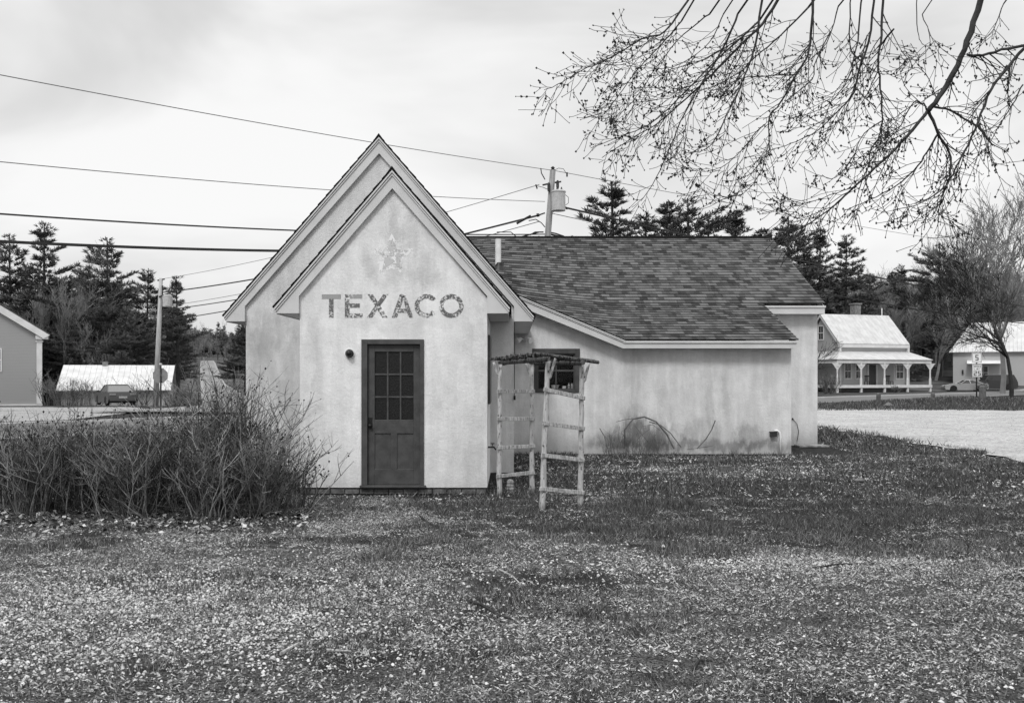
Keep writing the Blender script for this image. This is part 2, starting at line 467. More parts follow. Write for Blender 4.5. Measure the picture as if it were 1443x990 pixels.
strip('road_shoulder', [(-74, FD(-74)), (90, FD(90))], [(-74, FD(-74)+2.6), (90, FD(90)+1.6)], M['dirtlot'], .045)
# hill road
hr = []
for d in [44+4*q for q in range(130)]:
    cxr = -52.8-.335*(d-171); w = 3.3 if d > 60 else 3.3+(60-d)*.4
    hr.append(((cxr-w, d), (cxr+w, d)))
hro = sheet('hill_road', hr, M['sideroad'], .10)
for v_ in hro.data.vertices: v_.co.z += .0004*max(0, v_.co.y-60)
for sd_ in (-1, 1):
    es = []
    for (a_, b_) in hr[4:]:
        c_ = (a_[0]+b_[0])/2+sd_*(b_[0]-a_[0])*.56; es.append(((c_-.45, a_[1]), (c_+.45, a_[1])))
    eo = sheet('road_verge', es, M['dirtlot'], .09)
    for v_ in eo.data.vertices: v_.co.z += .0003*max(0, v_.co.y-60)
# sandy lot on the left beyond the road
sheet('dirt_lot', [((-62, FD(-62)+56), (-18.5, 36.5)), ((-62, 52), (-18.5, 46.5)), ((-64, 62), (-20.5, 52)), ((-64, 69), (-25, 68))][1:], M['dirtlot'], .06)
sheet('dirt_lot', [((-40, 16), (-17.2, 36.2)), ((-62, 52), (-18.5, 46.5))], M['dirtlot'], .055)
# gravel lot on the right
lot_rows = []
for k in range(25):
    d = 3+k*2.3
    lot_rows.append(((10.15+.25*math.sin(d*1.3)+.12*math.sin(d*3.7), d), (min(60, max(24, 30)), d)))
NU, NV_ = 60, 70; V_ = []
for j in range(NV_+1):
    for i in range(NU+1):
        u = i/NU; x = 10.15+26*u*u; far = 46.8+1.1*math.sin(x*.45)+.6*math.sin(x*1.7+1)+.25*math.sin(x*4.1)
        d = 3+(far-3)*j/NV_; x += (1-u)**3*(.22*math.sin(d*1.3)+.14*math.sin(d*3.7)+.07*math.sin(d*9.1)); V_.append((x, d, h(x, d)+.03))
tag(npmesh('gravel_lot', V_, [(j*(NU+1)+i, j*(NU+1)+i+1, (j+1)*(NU+1)+i+1, (j+1)*(NU+1)+i) for j in range(NV_) for i in range(NU)], M['lot']), kind='structure')

# ------------------------------------------------------------------ scatter (nobody could count it)
def frustum_pts(n, d0, d1, pw=1.0, marg=1.0):
    u = NR.rand(n*3); d = d0+(d1-d0)*u**pw
    x = (NR.rand(n*3)*2-1)*(.56*d1+marg)
    ok = np.abs(x) < .56*d+marg
    return x[ok][:n], d[ok][:n]
def hznear(x, d): return hz(x, d)+((fbm(x, d, 1.1, 5)-.5)*.05+(fbm(x, d, 4., 6)-.5)*.02)*((d < 26) & (np.abs(x) < 11.5))
def outside_house(x, d):
    inp = (x > -3.05) & (x < -.36) & (d > 13.42); inm = (x > -4.4) & (x < .03) & (d > 15.4); inw = (x > -1) & (x < 7.5) & (d > 20.0)
    return ~(inp | inm | inw)
def blades(n, d0, d1, hh, ww, name, label, thr=.25, pw=1., wfar=0., marg=1.):
    x, d = frustum_pts(n, d0, d1, pw, marg); g = grassy(x, d)
    keep = (NR.rand(len(x)) < np.clip(g*1.2+thr*1.5*(fbm(x, d, 2., 31)), 0, 1)) & outside_house(x, d) & (x < 10.4)
    x, d = x[keep], d[keep]; n = len(x); z = hznear(x, d)-.005
    tuft = .3+1.5*nsstep(.3, .7, fbm(x, d, 2.6, 44))
    H_ = hh*(.4+NR.rand(n))*tuft; W_ = ww*(.6+.8*NR.rand(n))*(1+wfar*d)
    a = NR.rand(n)*2*PI; lean = NR.rand(n)*1.3; la = NR.rand(n)*2*PI
    dx, dy = np.cos(a)*W_, np.sin(a)*W_
    V = np.stack([np.stack([x-dx, d-dy, z], -1), np.stack([x+dx, d+dy, z], -1),
                  np.stack([x+np.cos(la)*lean*H_, d+np.sin(la)*lean*H_, z+H_], -1)], 1)
    Fc = np.arange(3*n).reshape(-1, 3)
    tone = np.where(NR.rand(n) < np.where(d < 9.8, .36, .12), .5+1.1*NR.rand(n), .04+.5*NR.rand(n)**2)
    return tag(npmesh(name, V, Fc, M['blade'], tone), label, 'grass', kind='stuff')
blades(320000, 4.2, 12.5, .038, .0023, 'grass', 'short dark grass growing in patches over the foreground', pw=.8, wfar=.05)
blades(170000, 12, 22, .055, .004, 'grass', 'dark grass round the arbor and before the long wall', wfar=.04, marg=2)
blades(60000, 20, 32, .08, .009, 'grass', 'dark grass beside the gravel lot beyond the building', wfar=.02, marg=2)

def verge():
    n = 60000; x = 9+NR.rand(n)*34; d = 45.5+NR.rand(n)*26; ok = (d < 38.4+.97*x-.5) & (fbm(x, d, .6, 5) > .3); x, d = x[ok], d[ok]; n = len(x); z = hz(x, d)-.01
    a = NR.rand(n)*6.28; W_ = .012+.03*NR.rand(n); H_ = .06+.18*NR.rand(n)*fbm(x, d, .5, 8)*1.6; dx, dy = np.cos(a)*W_, np.sin(a)*W_
    V = np.stack([np.stack([x-dx, d-dy, z], -1), np.stack([x+dx, d+dy, z], -1), np.stack([x+dx*2, d+dy*2, z+H_], -1)], 1)
    tag(npmesh('grass', V, np.arange(3*n).reshape(-1, 3), M['blade'], np.where(NR.rand(n) < .25, .5+.5*NR.rand(n), .3*NR.rand(n))), 'rough grass strip between gravel lot and road', 'grass', kind='stuff')
verge()
def scatter_quads(n, d0, d1, s0, s1, name, label, mat, wt, cat, tonef, pw=.8, lift=.01, elong=1.6, marg=1.):
    x, d = frustum_pts(n, d0, d1, pw, marg)
    keep = (NR.rand(len(x)) < wt(x, d)) & outside_house(x, d) & (x < 10.6)
    x, d = x[keep], d[keep]; n = len(x); z = hznear(x, d)+lift*NR.rand(n)
    s = s0+(s1-s0)*NR.rand(n)**2; a = NR.rand(n)*2*PI; t1 = (NR.rand(n)-.5)*1.3; t2 = (NR.rand(n)-.5)*1.3
    ux, uy, uz = np.cos(a)*s, np.sin(a)*s, t1*s; vx, vy, vz = -np.sin(a)*s/elong, np.cos(a)*s/elong, t2*s/elong
    c = NR.rand(n)*.5*s
    z = z+.35*(np.abs(uz)+np.abs(vz))
    V = np.stack([np.stack([x-ux, d-uy, z-uz], -1), np.stack([x+vx, d+vy, z+vz-c], -1), np.stack([x+ux, d+uy, z+uz], -1), np.stack([x-vx, d-vy, z-vz+c*.3], -1)], 1)
    Fc = np.arange(4*n).reshape(-1, 4)
    return tag(npmesh(name, V, Fc, mat, tonef(n)), label, cat, kind='stuff')
def pebbles(n, d0, d1, s0, s1, name, label, wt, tonef, pw=.8, marg=1.):
    x, d = frustum_pts(n, d0, d1, pw, marg); keep = (NR.rand(len(x)) < wt(x, d)) & outside_house(x, d) & ~((x > -5) & (x < -3) & (d > 15.3) & (d < 16))
    x, d = x[keep], d[keep]; n = len(x); s = s0+(s1-s0)*NR.rand(n)**2.2; z = hznear(x, d)+s*.15
    base = np.array([(1,0,0),(.2,.95,.1),(-.9,.3,0),(-.5,-.8,.1),(.5,-.75,0),(.1,.1,.75),(-.3,-.2,.7)])
    a = NR.rand(n)*2*PI; j = .7+.6*NR.rand(n, 7, 3); B = base[None]*j*s[:, None, None]
    ca, sa = np.cos(a)[:, None], np.sin(a)[:, None]
    VX = B[:, :, 0]*ca-B[:, :, 1]*sa*.75+x[:, None]; VY = B[:, :, 0]*sa+B[:, :, 1]*ca*.75+d[:, None]; VZ = B[:, :, 2]+z[:, None]
    V = np.stack([VX, VY, VZ], -1)
    fs = np.array([(0,1,5),(1,2,5),(2,6,5),(2,3,6),(3,4,6),(4,5,6),(4,0,5)])
    Fc = (fs[None]+7*np.arange(n)[:, None, None]).reshape(-1, 3)
    return tag(npmesh(name, V, Fc, M['pebble'], np.repeat(tonef(n), 7)), label, 'gravel', kind='stuff')
grav = lambda x, d: np.clip(1.6*np.exp(-((x+2.9)/1.9)**2-((d-6.5)/1.1)**2)+.9*np.exp(-((x-2.6)/1.6)**2-((d-8.4)/.45)**2)+.8*np.exp(-((x-4.0)/1.2)**2-((d-5.2)/.6)**2)+.05*(1-grassy(x, d)), 0, 1)*(d < 13)
pebbles(230000, 4.2, 12.5, .005, .018, 'gravel', 'pale crushed stones strewn over the bare foreground', grav, lambda n: NR.rand(n)**.8)
pebbles(260, 4.2, 14, .014, .034, 'gravel', 'scattered larger pale stones among the grass in front', lambda x, d: np.clip(fbm(x, d, .8, 77)*1.6-.55, 0, 1), lambda n: .4+.6*NR.rand(n))
pebbles(52000, 15, 40, .012, .045, 'gravel', 'loose pale stones over the gravel lot', lambda x, d: 1.0*(x > 9.9)*(x < 26), lambda n: NR.rand(n)**1.2, marg=2)
patch = lambda x, d: nsstep(.34, .58, fbm(x, d, 1.1, 51))*.8*nsstep(.2, .55, fbm(x, d*1.6, 6., 53))+.9*nsstep(.45, .62, fbm(x, d*1.5, 3.1, 57))
lit = lambda x, d: np.clip((.10+1.0*(1-grassy(x, d)))*patch(x, d)*1.15, 0, 1)
scatter_quads(520000, 4.2, 13, .007, .024, 'straw_litter', 'matted pale dead grass over the bare foreground', M['litter'], lit, 'straw', lambda n: .03+.9*NR.rand(n)**1.5, elong=9, lift=.014)
scatter_quads(420000, 4.2, 13, .003, .0095, 'leaf_litter', 'pale dead leaf bits over the bare foreground', M['litter'], lit, 'leaf litter', lambda n: NR.rand(n)**1.5)
lit2 = lambda x, d: np.clip((1-grassy(x, d))*1.1+.16*patch(x, d)+.7*np.exp(-((d-19.3)/.5)**2)*(x > 0), 0, 1)
scatter_quads(170000, 13, 22, .006, .018, 'leaf_litter', 'pale dead leaves lying in front of the long wall', M['litter'], lit2, 'leaf litter', lambda n: NR.rand(n)**1.2, marg=2)
scatter_quads(150000, 12, 30, .012, .042, 'straw_litter', 'matted pale straw in the lawn by the long wall', M['litter'],
              lambda x, d: np.clip(.5*patch(x, d)+.9*(1-grassy(x, d)), 0, 1)*(x < 10.0), 'straw', lambda n: .1+.8*NR.rand(n), elong=5, lift=.02, marg=2)
bed = lambda x, d: np.clip(1.3*np.exp(-((d-11.0)/.75)**2)*(x < -2.4)*nsstep(-1.9, -3.0, x), 0, 1)
scatter_quads(42000, 9.4, 13.5, .014, .042, 'leaf_litter', 'curled dead leaves heaped under the rose bushes', M['litter'], bed, 'leaf litter', lambda n: NR.rand(n)**3*.8, lift=.07, elong=1.5, marg=2)

# ================================================================== BUILDING
XPc, XMc = -1.715, -2.19
YP, YM, YW, YU = 13.42, 15.43, 20.06, 22.8
bld = thing('roadside_building', (-1.7, 16, 0), 'white stucco former filling station with two steep gables and a long shingled wing', 'building')
def wall_cols(mb, x0, x1, ztop, y0, y1, z0, openings=()):   # front wall as columns round its openings
    xs = sorted({x0, x1}|{q for o in openings for q in o[:2]}|{k for k in ztop['k'] if x0 < k < x1})
    for a, b in zip(xs[:-1], xs[1:]):
        m = (a+b)/2; op = [o for o in openings if o[0] <= m <= o[1]]
        za, zb = ztop['f'](a), ztop['f'](b)
        if op:
            o = op[0]
            if o[2] > z0: mb.prism([(a, z0), (b, z0), (b, o[2]), (a, o[2])], y0, y1)
            mb.prism([(a, o[3]), (b, o[3]), (b, zb), (a, za)], y0, y1)
        else: mb.prism([(a, z0), (b, z0), (b, zb), (a, za)], y0, y1)
# porch walls
DX0, DX1, DZ0, DZ1 = GX(511, YP), GX(596, YP), .13, P(0, 480, YP).z
PX0, PX1 = GX(422.5, YP), GX(686.5, YP)
zp = lambda x: 4.40-1.163*abs(x-XPc)
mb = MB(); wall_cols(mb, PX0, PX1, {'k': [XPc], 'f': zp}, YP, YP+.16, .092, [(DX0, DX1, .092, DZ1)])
mb.build('porch_wall', M['st_porch'], bld)
mb = MB(); mb.box(PX0, PX0+.16, YP+.162, YM-.002, .092, 2.75); mb.build('porch_side_wall', M['st_main'], bld)
mb = MB(); mb.box(PX1-.16, PX1, YP+.162, YM-.002, .092, 2.75); mb.build('porch_side_wall', M['st_main'], bld)
MX0, MX1 = GX(346.5, YM), .03
zm = lambda x: 5.38-1.15*abs(x-XMc)
mb = MB(); wall_cols(mb, MX0, MX1, {'k': [XMc], 'f': zm}, YM, YM+.16, .10)
mb.build('gable_wall', M['st_main'], bld)
mb = MB(); mb.box(MX0, MX0+.16, YM+.162, 27, -.05, 2.8); mb.box(MX1-.16, MX1, YM+.162, YW-.002, .10, 2.8); mb.prism([(MX0+.16, 0), (MX1, 0), (MX1, 2.8), (XMc, 5.3), (MX0+.16, 2.8)], 26.8, 27)
mb.build('side_wall', M['st_main'], bld)
# wing roof profile
DE, DU, DR = 19.75, 22.5, 27.27
ZE, ZU, ZR = 2.459, 3.41, 5.734
XR0 = 2.41; RS = .419
def prof(d): return float(np.interp(d, [DE, DU, DR], [ZE, ZU, ZR]))
def wingz(x, d): return prof(d)+max(0, XR0-x)*RS*(1-(d-DE)/(DR-DE))
WX1 = GX(1115, YW)
WO = (GX(752, YW), GX(815.5, YW), P(0, 551.5, YW).z, P(0, 493, YW).z)
zw = lambda x: 2.34+max(0, 2.36-x)*RS
mb = MB(); wall_cols(mb, .034, WX1, {'k': [2.36], 'f': zw}, YW, YW+.16, .02, [WO])
mb.build('wing_wall', M['st_wing'], bld)
mb = MB(); mb.box(WX1-.16, WX1, YW+.162, YU, .0, 2.3); UX1 = GX(1152, YU)
mb.prism([(WX1-.3, 0), (UX1, 0), (UX1, 3.25), (WX1-.3, 3.25)], YU, YU+.16)
mb.add([(UX1, YU+.16, 0), (UX1, 31.6, 0), (UX1, 31.6, 3.2), (UX1, DR, 5.5), (UX1, YU+.16, 3.3), (UX1-.12, YU+.16, 0), (UX1-.12, 31.6, 0), (UX1-.12, 31.6, 3.2), (UX1-.12, DR, 5.5), (UX1-.12, YU+.16, 3.3)],
       [(0,1,2,3,4), (9,8,7,6,5), (0,4,9,5), (1,6,7,2)])
mb.box(-2, UX1, 31.6, 31.8, 0, 3.2)
mb.build('wing_end_wall', M['st_wing'], bld)

# steep roofs: shingle courses, stepped
def courses(mb, pt, u0, u1, s_len, edge0=None, step=.2, nu=1):
    """pt(u, s, lift) -> point; one tilted strip per course with a butt edge darkened as its shadow line"""
    n = int(math.ceil(s_len/step))
    if mb.uv is None: mb.uv = []
    for k in range(n):
        s0 = k*step; s1 = min(s_len, (k+1)*step)
        for q in range(nu):
            a = u0+(u1-u0)*q/nu; b = u0+(u1-u0)*(q+1)/nu
            mb.add([pt(a, s0, .018), pt(b, s0, .018), pt(b, s1, .002), pt(a, s1, .002)], [(0, 1, 2, 3)], 0)
            e = 1e-4
            mb.uv += [(a, s0+e), (b, s0+e), (b, s1-e), (a, s1-e)]
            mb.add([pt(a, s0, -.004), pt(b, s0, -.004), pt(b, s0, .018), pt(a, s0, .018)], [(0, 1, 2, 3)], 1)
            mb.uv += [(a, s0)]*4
def gable_roof(xc, hw, zap, slope, y0, y1l, y1r, wallx, zb, zic, ziap, nm):
    # shingles both sides
    L = hw*math.sqrt(1+slope*slope); cs = 1/math.sqrt(1+slope*slope)
    zt = zap-slope*hw
    mb = MB()
    for sgn, y1 in ((-1, y1l), (1, y1r)):
        def pt(u, s, l, sgn=sgn):
            return (xc+sgn*(hw+.02-s*cs), u, zt-.02*slope+s*cs*slope+l+.01)
        courses(mb, pt, y0-.035, y1, L+.02/cs)
        # underside of the roof deck
        a = len(mb.v)
        mb.add([(xc, y0-.03, zap-.02), (xc, y1, zap-.02), (xc+sgn*hw, y1, zt-.02), (xc+sgn*hw, y0-.03, zt-.02),
                (xc, y0-.03, zap+.005), (xc+sgn*hw, y0-.03, zt+.005)], [(0, 1, 2, 3), (0, 3, 5, 4)], 1)
        mb.uv += [(0, 0)]*6
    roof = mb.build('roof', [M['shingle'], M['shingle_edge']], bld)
    # crown strips
    def chev(top, bot, yy0, yy1, hwx, mat, name):
        k = MB(); z1 = zap-top; z2 = zap-bot
        k.prism([(xc, z1), (xc+hwx, z1-slope*hwx), (xc+hwx-.012, z2-slope*(hwx-.012)), (xc, z2), (xc-hwx+.012, z2-slope*(hwx-.012)), (xc-hwx, z1-slope*hwx)], yy0, yy1)
        return k.build(name, mat, roof)
    chev(.022, .055, y0-.03, y0+.03, hw, M['trim'], 'crown_moulding')
    chev(.057, .066, y0-.018, y0+.03, hw-.004, M['trim_dark'], 'crown_moulding')  # dark strip painted in as the shadow gap between the two mouldings
    chev(.068, .098, y0-.016, y0+.03, hw-.006, M['trim'], 'crown_moulding')
    # barge board with its boxed ends
    k = MB(); t = .101; hb = hw-.02
    wl, wr = wallx; wz = zb
    poly = [(xc, zap-t), (xc+hb, zap-t-slope*hb), (xc+hb-.015, wz), (wr, wz), (wr, zic), (xc, ziap), (wl, zic), (wl, wz), (xc-hb+.015, wz), (xc-hb, zap-t-slope*hb)]
    # two halves so that the shape stays simple
    k.prism([poly[i] for i in (0, 1, 2, 3, 4, 5)], y0, y0+.06); k.prism([poly[i] for i in (0, 5, 6, 7, 8, 9)], y0, y0+.06)
    k.build('barge_board', M['trim'], bld)
    # soffit boxes and eave fascias
    for sgn, y1, wx in ((-1, y1l, wl), (1, y1r, wr)):
        k = MB(); e = xc+sgn*(hb-.02)
        x0, x1 = sorted((wx+sgn*.002, e)); k.box(x0, x1, y0+.062, y1, wz+.002, wz+.03)
        k.build('soffit', M['trim'], bld)
        k = MB(); x0, x1 = sorted((e+sgn*.001, e+sgn*.02)); k.box(x0, x1, y0+.062, y1, wz-.01, zt-.03); k.build('fascia', M['trim'], bld)
    # fine joint lines across the boards are left to the corner boards
    return roof
roofp = gable_roof(XPc, 1.687, 4.657, 1.168, 13.36, YM-.003, YM-.003, (PX0-.002, PX1+.002), 2.592, 2.838, 4.380, 'porch')
roofm = gable_roof(XMc, 2.555, 5.645, 1.155, 15.37, 27.1, YW-.003, (MX0-.002, MX1+.004), 2.595, 2.842, 5.362, 'main')
# rest of the main right slope behind the wing front is covered by the wing roof; ridge caps
mb = MB()
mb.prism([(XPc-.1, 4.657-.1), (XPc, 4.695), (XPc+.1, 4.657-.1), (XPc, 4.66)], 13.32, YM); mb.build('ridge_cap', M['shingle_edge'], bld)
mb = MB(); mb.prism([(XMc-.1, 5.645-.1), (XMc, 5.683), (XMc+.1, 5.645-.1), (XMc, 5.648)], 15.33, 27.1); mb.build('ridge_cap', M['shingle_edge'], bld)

# wing roof
mb = MB(); mb.uv = []
UXR = GX(1164.4, DU); LXR = GX(1125.6, DE)
L1 = math.hypot(DU-DE, ZU-ZE); L2 = math.hypot(DR-DU, ZR-ZU); LT = L1+L2
def wpt(x, s, l):
    if s <= L1: d = DE+(DU-DE)*s/L1
    else: d = DU+(DR-DU)*(s-L1)/L2
    return (x, d, wingz(x, d)+l+.004)
def wpz(x, s, l):        # course lines stay level where the roof lifts to the left
    z = prof(DE+(DU-DE)*s/L1 if s <= L1 else DU+(DR-DU)*(s-L1)/L2)
    lo, hi = DE, DR
    if wingz(x, lo) >= z: return (x, DE, wingz(x, DE)+l*.2+.004)
    for _ in range(22):
        m_ = (lo+hi)/2
        if wingz(x, m_) < z: lo = m_
        else: hi = m_
    return (x, lo, z+l+.004)
n = int(LT/.2)
for k in range(n+1):
    s0 = k*.2; s1 = min(LT, s0+.2)
    if s1-s0 < .01: continue
    xl = [-2.19+(XR0+2.19)*q/40 for q in range(41)]
    for a, b in zip(xl[:-1], xl[1:]):
        A0, B0, B1, A1 = wpz(a, s0, .018), wpz(b, s0, .018), wpz(b, s1, .002), wpz(a, s1, .002)
        if A1[1] <= DE+1e-4 and B1[1] <= DE+1e-4: continue
        mb.add([A0, B0, B1, A1], [(0, 1, 2, 3)], 0); mb.uv += [(a, s0+1e-4), (b, s0+1e-4), (b, s1-1e-4), (a, s1-1e-4)]
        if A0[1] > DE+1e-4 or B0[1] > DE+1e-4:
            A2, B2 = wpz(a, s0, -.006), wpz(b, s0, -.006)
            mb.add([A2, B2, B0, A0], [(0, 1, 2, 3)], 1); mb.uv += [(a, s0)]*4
    xs = [XR0, 4.2, LXR] + ([UXR] if s0 >= L1-.06 else [])
    for a, b in zip(xs[:-1], xs[1:]):
        mb.add([wpt(a, s0, .018), wpt(b, s0, .018), wpt(b, s1, .002), wpt(a, s1, .002)], [(0, 1, 2, 3)], 0)
        mb.uv += [(a, s0+1e-4), (b, s0+1e-4), (b, s1-1e-4), (a, s1-1e-4)]
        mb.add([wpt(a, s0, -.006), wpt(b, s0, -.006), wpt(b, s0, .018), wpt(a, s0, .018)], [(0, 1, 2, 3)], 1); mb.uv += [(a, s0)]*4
# back slope and deck underside at the ends
mb.add([(-2.19, DR, ZR), (UXR, DR, ZR), (UXR, 32, 3.2), (-2.19, 32, 3.2)], [(0, 1, 2, 3)], 0); mb.uv += [(0, 0), (9.7, 0), (9.7, 5), (0, 5)]
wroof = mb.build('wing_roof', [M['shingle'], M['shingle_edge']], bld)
mb = MB(); mb.prism([(-2.0, ZR-.03), (UXR, ZR-.03), (UXR, ZR+.035), (-2.0, ZR+.035)], DR-.10, DR+.1); mb.build('ridge_cap', M['shingle_edge'], wroof)
# lower eave fascia, two steps
def fascia(x0, x1, y, ztop, zbot, lip, parent=bld):
    k = MB(); k.box(x0, x1, y, y+.03, zbot, ztop-.055); k.build('fascia', M['trim'], parent)
    k = MB(); k.box(x0-.0, x1+.02, y-.025, y+.03, ztop-.053, ztop-.008); k.build('crown_moulding', M['trim'], parent)
    k = MB(); k.box(x0, x1, y+.03, lip, zbot+.001, zbot+.02); k.build('soffit', M['trim'], parent)
fascia(2.36, LXR-.04, DE+.02, ZE-.01, P(0, 490.5, DE).z, YW-.002)
fascia(LXR-.05, UXR-.03, DU+.02, ZU-.01, P(0, 442, DU).z, YU-.002)
# rake board of the wing, rising to the left
k = MB(); x0 = -.6; zz = lambda x, o: ZE-.01+(XR0-x)*RS-o
k.prism([(XR0-.05, zz(XR0-.05, .062)), (XR0-.05, zz(XR0-.05, .19)), (x0, zz(x0, .235)), (x0, zz(x0, .062))], DE+.02, DE+.05)
k.build('rake_board', M['trim'], bld)
k = MB(); k.prism([(XR0+.0, zz(XR0, .008)), (XR0+.0, zz(XR0, .032)), (x0, zz(x0, .032)), (x0, zz(x0, .008))], DE-.012, DE+.05)
k.prism([(XR0-.02, zz(XR0-.02, .038)), (XR0-.02, zz(XR0-.02, .060)), (x0, zz(x0, .060)), (x0, zz(x0, .038))], DE-.002, DE+.05)
k.build('crown_moulding', M['trim'], bld)
k = MB(); k.prism([(XR0-.05, zz(XR0-.05, .185)), (XR0-.05, zz(XR0-.05, .17)), (x0, zz(x0, .17)), (x0, zz(x0, .185))], DE+.052, YW-.002); k.build('soffit', M['trim'], bld)
# right rake of the lower roof: thin board
for (xx, da, db, za, zb_) in ((LXR-.03, DE+.05, DU, ZE, ZU), (UXR-.03, DU+.05, DR, ZU, ZR)):
    k = MB(); k.add([(xx, da, za-.02), (xx, db, zb_-.02), (xx, db, zb_-.16), (xx, da, za-.16), (xx-.02, da, za-.02), (xx-.02, db, zb_-.02), (xx-.02, db, zb_-.16), (xx-.02, da, za-.16)],
                    [(0,3,2,1), (4,5,6,7), (0,4,7,3), (1,2,6,5), (0,1,5,4), (3,7,6,2)]); k.build('rake_board', M['trim'], bld)

# foundation bricks under the porch
mb = MB(); x = PX0+.02
while x < PX1-.03:
    w = .198; mb.box(x, min(x+w, PX1-.02), YP+.012, YP+.1, -.0, .068+R.uniform(-.004, .004)); x += w+.012
mb.build('foundation', M['brick'], bld, bevel=.004)
mb = MB(); mb.box(PX0+.01, PX1-.01, YP+.05, YM, -.1, .075); mb.box(MX0+.01, MX1-.01, YM+.02, YW, -.1, .09); mb.build('foundation', M['trim_dark'], bld)  # foundation core; its dark tone paints the shadow gap round the bricks

# door ---------------------------------------------------------------
door = tag(bpy.data.objects.new('door', None)); C.objects.link(door); door.parent = bld; door.location = Vector((-1.66, YP, .1))-wloc(bld)
fx0, fx1 = GX(509.5, YP), GX(597.5, YP); ztop = P(0, 478, YP).z; zs = P(0, 683, YP).z
mb = MB(); mb.box(fx0, fx0+.085, YP-.025, YP+.10, zs, ztop); mb.box(fx1-.055, fx1, YP-.025, YP+.10, zs, ztop); mb.box(fx0+.085, fx1-.055, YP-.024, YP+.10, ztop-.07, ztop)
mb.build('door_frame', M['door'], door, bevel=.004)
mb = MB(); mb.box(fx0-.02, fx1+.03, YP-.06, YP+.08, zs-.035, zs-.001); mb.build('door_sill', M['door'], door, bevel=.005)
lx0, lx1, lz0, lz1 = fx0+.088, fx1-.058, zs+.004, ztop-.074; ly = YP+.035
gx0, gx1, gz1, gz0 = GX(527.5, YP), GX(582.3, YP), P(0, 495.3, YP).z, P(0, 591.3, YP).z
pz1, pz0 = P(0, 610.5, YP).z, P(0, 661, YP).z; pa, pb = GX(550, YP), GX(559, YP)
mb = MB()
def stile(a, b, c, d): mb.box(a, b, ly, ly+.045, c, d)
stile(lx0, gx0, lz0, lz1); stile(gx1, lx1, lz0, lz1); stile(gx0, gx1, gz1, lz1); stile(gx0, gx1, pz1, gz0); stile(gx0, gx1, lz0, pz0); stile(pa, pb, pz0, pz1)
mb.build('door_leaf', M['door'], door, bevel=.003)
mb = MB(); mb.box(gx0-.005, pa+.005, ly+.016, ly+.03, pz0-.005, pz1+.005); mb.box(pb-.005, gx1+.005, ly+.016, ly+.03, pz0-.005, pz1+.005); mb.build('door_panel', M['door'], door)
mb = MB(); mw = .024
for i in (1, 2):
    xx = gx0+(gx1-gx0)*i/3; mb.box(xx-mw/2, xx+mw/2, ly+.004, ly+.04, gz0, gz1)
    zz_ = gz0+(gz1-gz0)*i/3
    for j in range(3):
        a = gx0+(gx1-gx0)*j/3+(mw/2 if j else 0); b = gx0+(gx1-gx0)*(j+1)/3-(mw/2 if j < 2 else 0)
        mb.box(a, b, ly+.005, ly+.04, zz_-mw/2, zz_+mw/2)
mb.build('muntin', M['door'], door, bevel=.003)
for i in range(3):
    for j in range(3):
        a = gx0+(gx1-gx0)*i/3+mw/2; b = gx0+(gx1-gx0)*(i+1)/3-mw/2; c = gz0+(gz1-gz0)*j/3+mw/2; d = gz0+(gz1-gz0)*(j+1)/3-mw/2
        mb = MB(); mb.box(a-.008, b+.008, ly+.02, ly+.025, c-.008, d+.008); mb.build('pane', M['doorglass'], door)
hx = GX(521.6, YP); hz_ = P(0, 596, YP).z
mb = MB(); mb.box(hx-.028, hx+.028, ly-.006, ly, hz_-.085, hz_+.085); mb.lathe((hx, ly-.05, hz_-.035), [(.004, -.018), (.022, -.012), (.028, 0), (.022, .012), (.011, .02), (.011, .045)], 12, axis='y')
mb.build('door_knob', M['black'], door, bevel=.002)
for zh in (P(0, 500, YP).z, P(0, 655, YP).z):
    mb = MB(); mb.box(lx1-.006, lx1+.01, ly-.012, ly+.01, zh-.045, zh+.045); mb.build('hinge', M['door'], door, bevel=.002)
# round bulkhead lamp by the door
c = P(493, 498, YP)
lamp = MB(); lamp.lathe((c.x, YP-.012, c.z), [(.078, .0115), (.075, 0)], 24, axis='y'); lp = lamp.build('wall_lamp', M['st_porch'], bld)
k = MB(); k.lathe((c.x, YP-.1, c.z), [(.01, -.005), (.032, 0), (.042, .02), (.05, .05), (.06, .06), (.06, .085)], 20, axis='y'); k.build('lamp_body', M['black'], lp, smooth=True)
# frame on the porch's right side wall
k = MB(); k.box(PX1+.001, PX1+.035, 13.75, 14.65, 1.28, 2.30); k.build('side_window', M['door'], bld, bevel=.005)
# tap on the side wall
k = MB(); k.tube([(PX1, 13.85, .64), (PX1+.09, 13.85, .64), (PX1+.12, 13.85, .60)], .013, 8); k.lathe((PX1+.07, 13.85, .655), [(.006, 0), (.006, .03), (.032, .035), (.032, .045)], 10)
k.build('garden_tap', M['black'], bld)
# hanging cable on the gable corner
k = MB(); k.tube([(.04, YM-.02, 2.58), (.042, YM-.02, 2.0), (.04, YM-.02, 1.36)], .006, 6); k.box(.025, .06, YM-.035, YM-.005, 1.30, 1.37); k.build('cable', M['black'], bld)

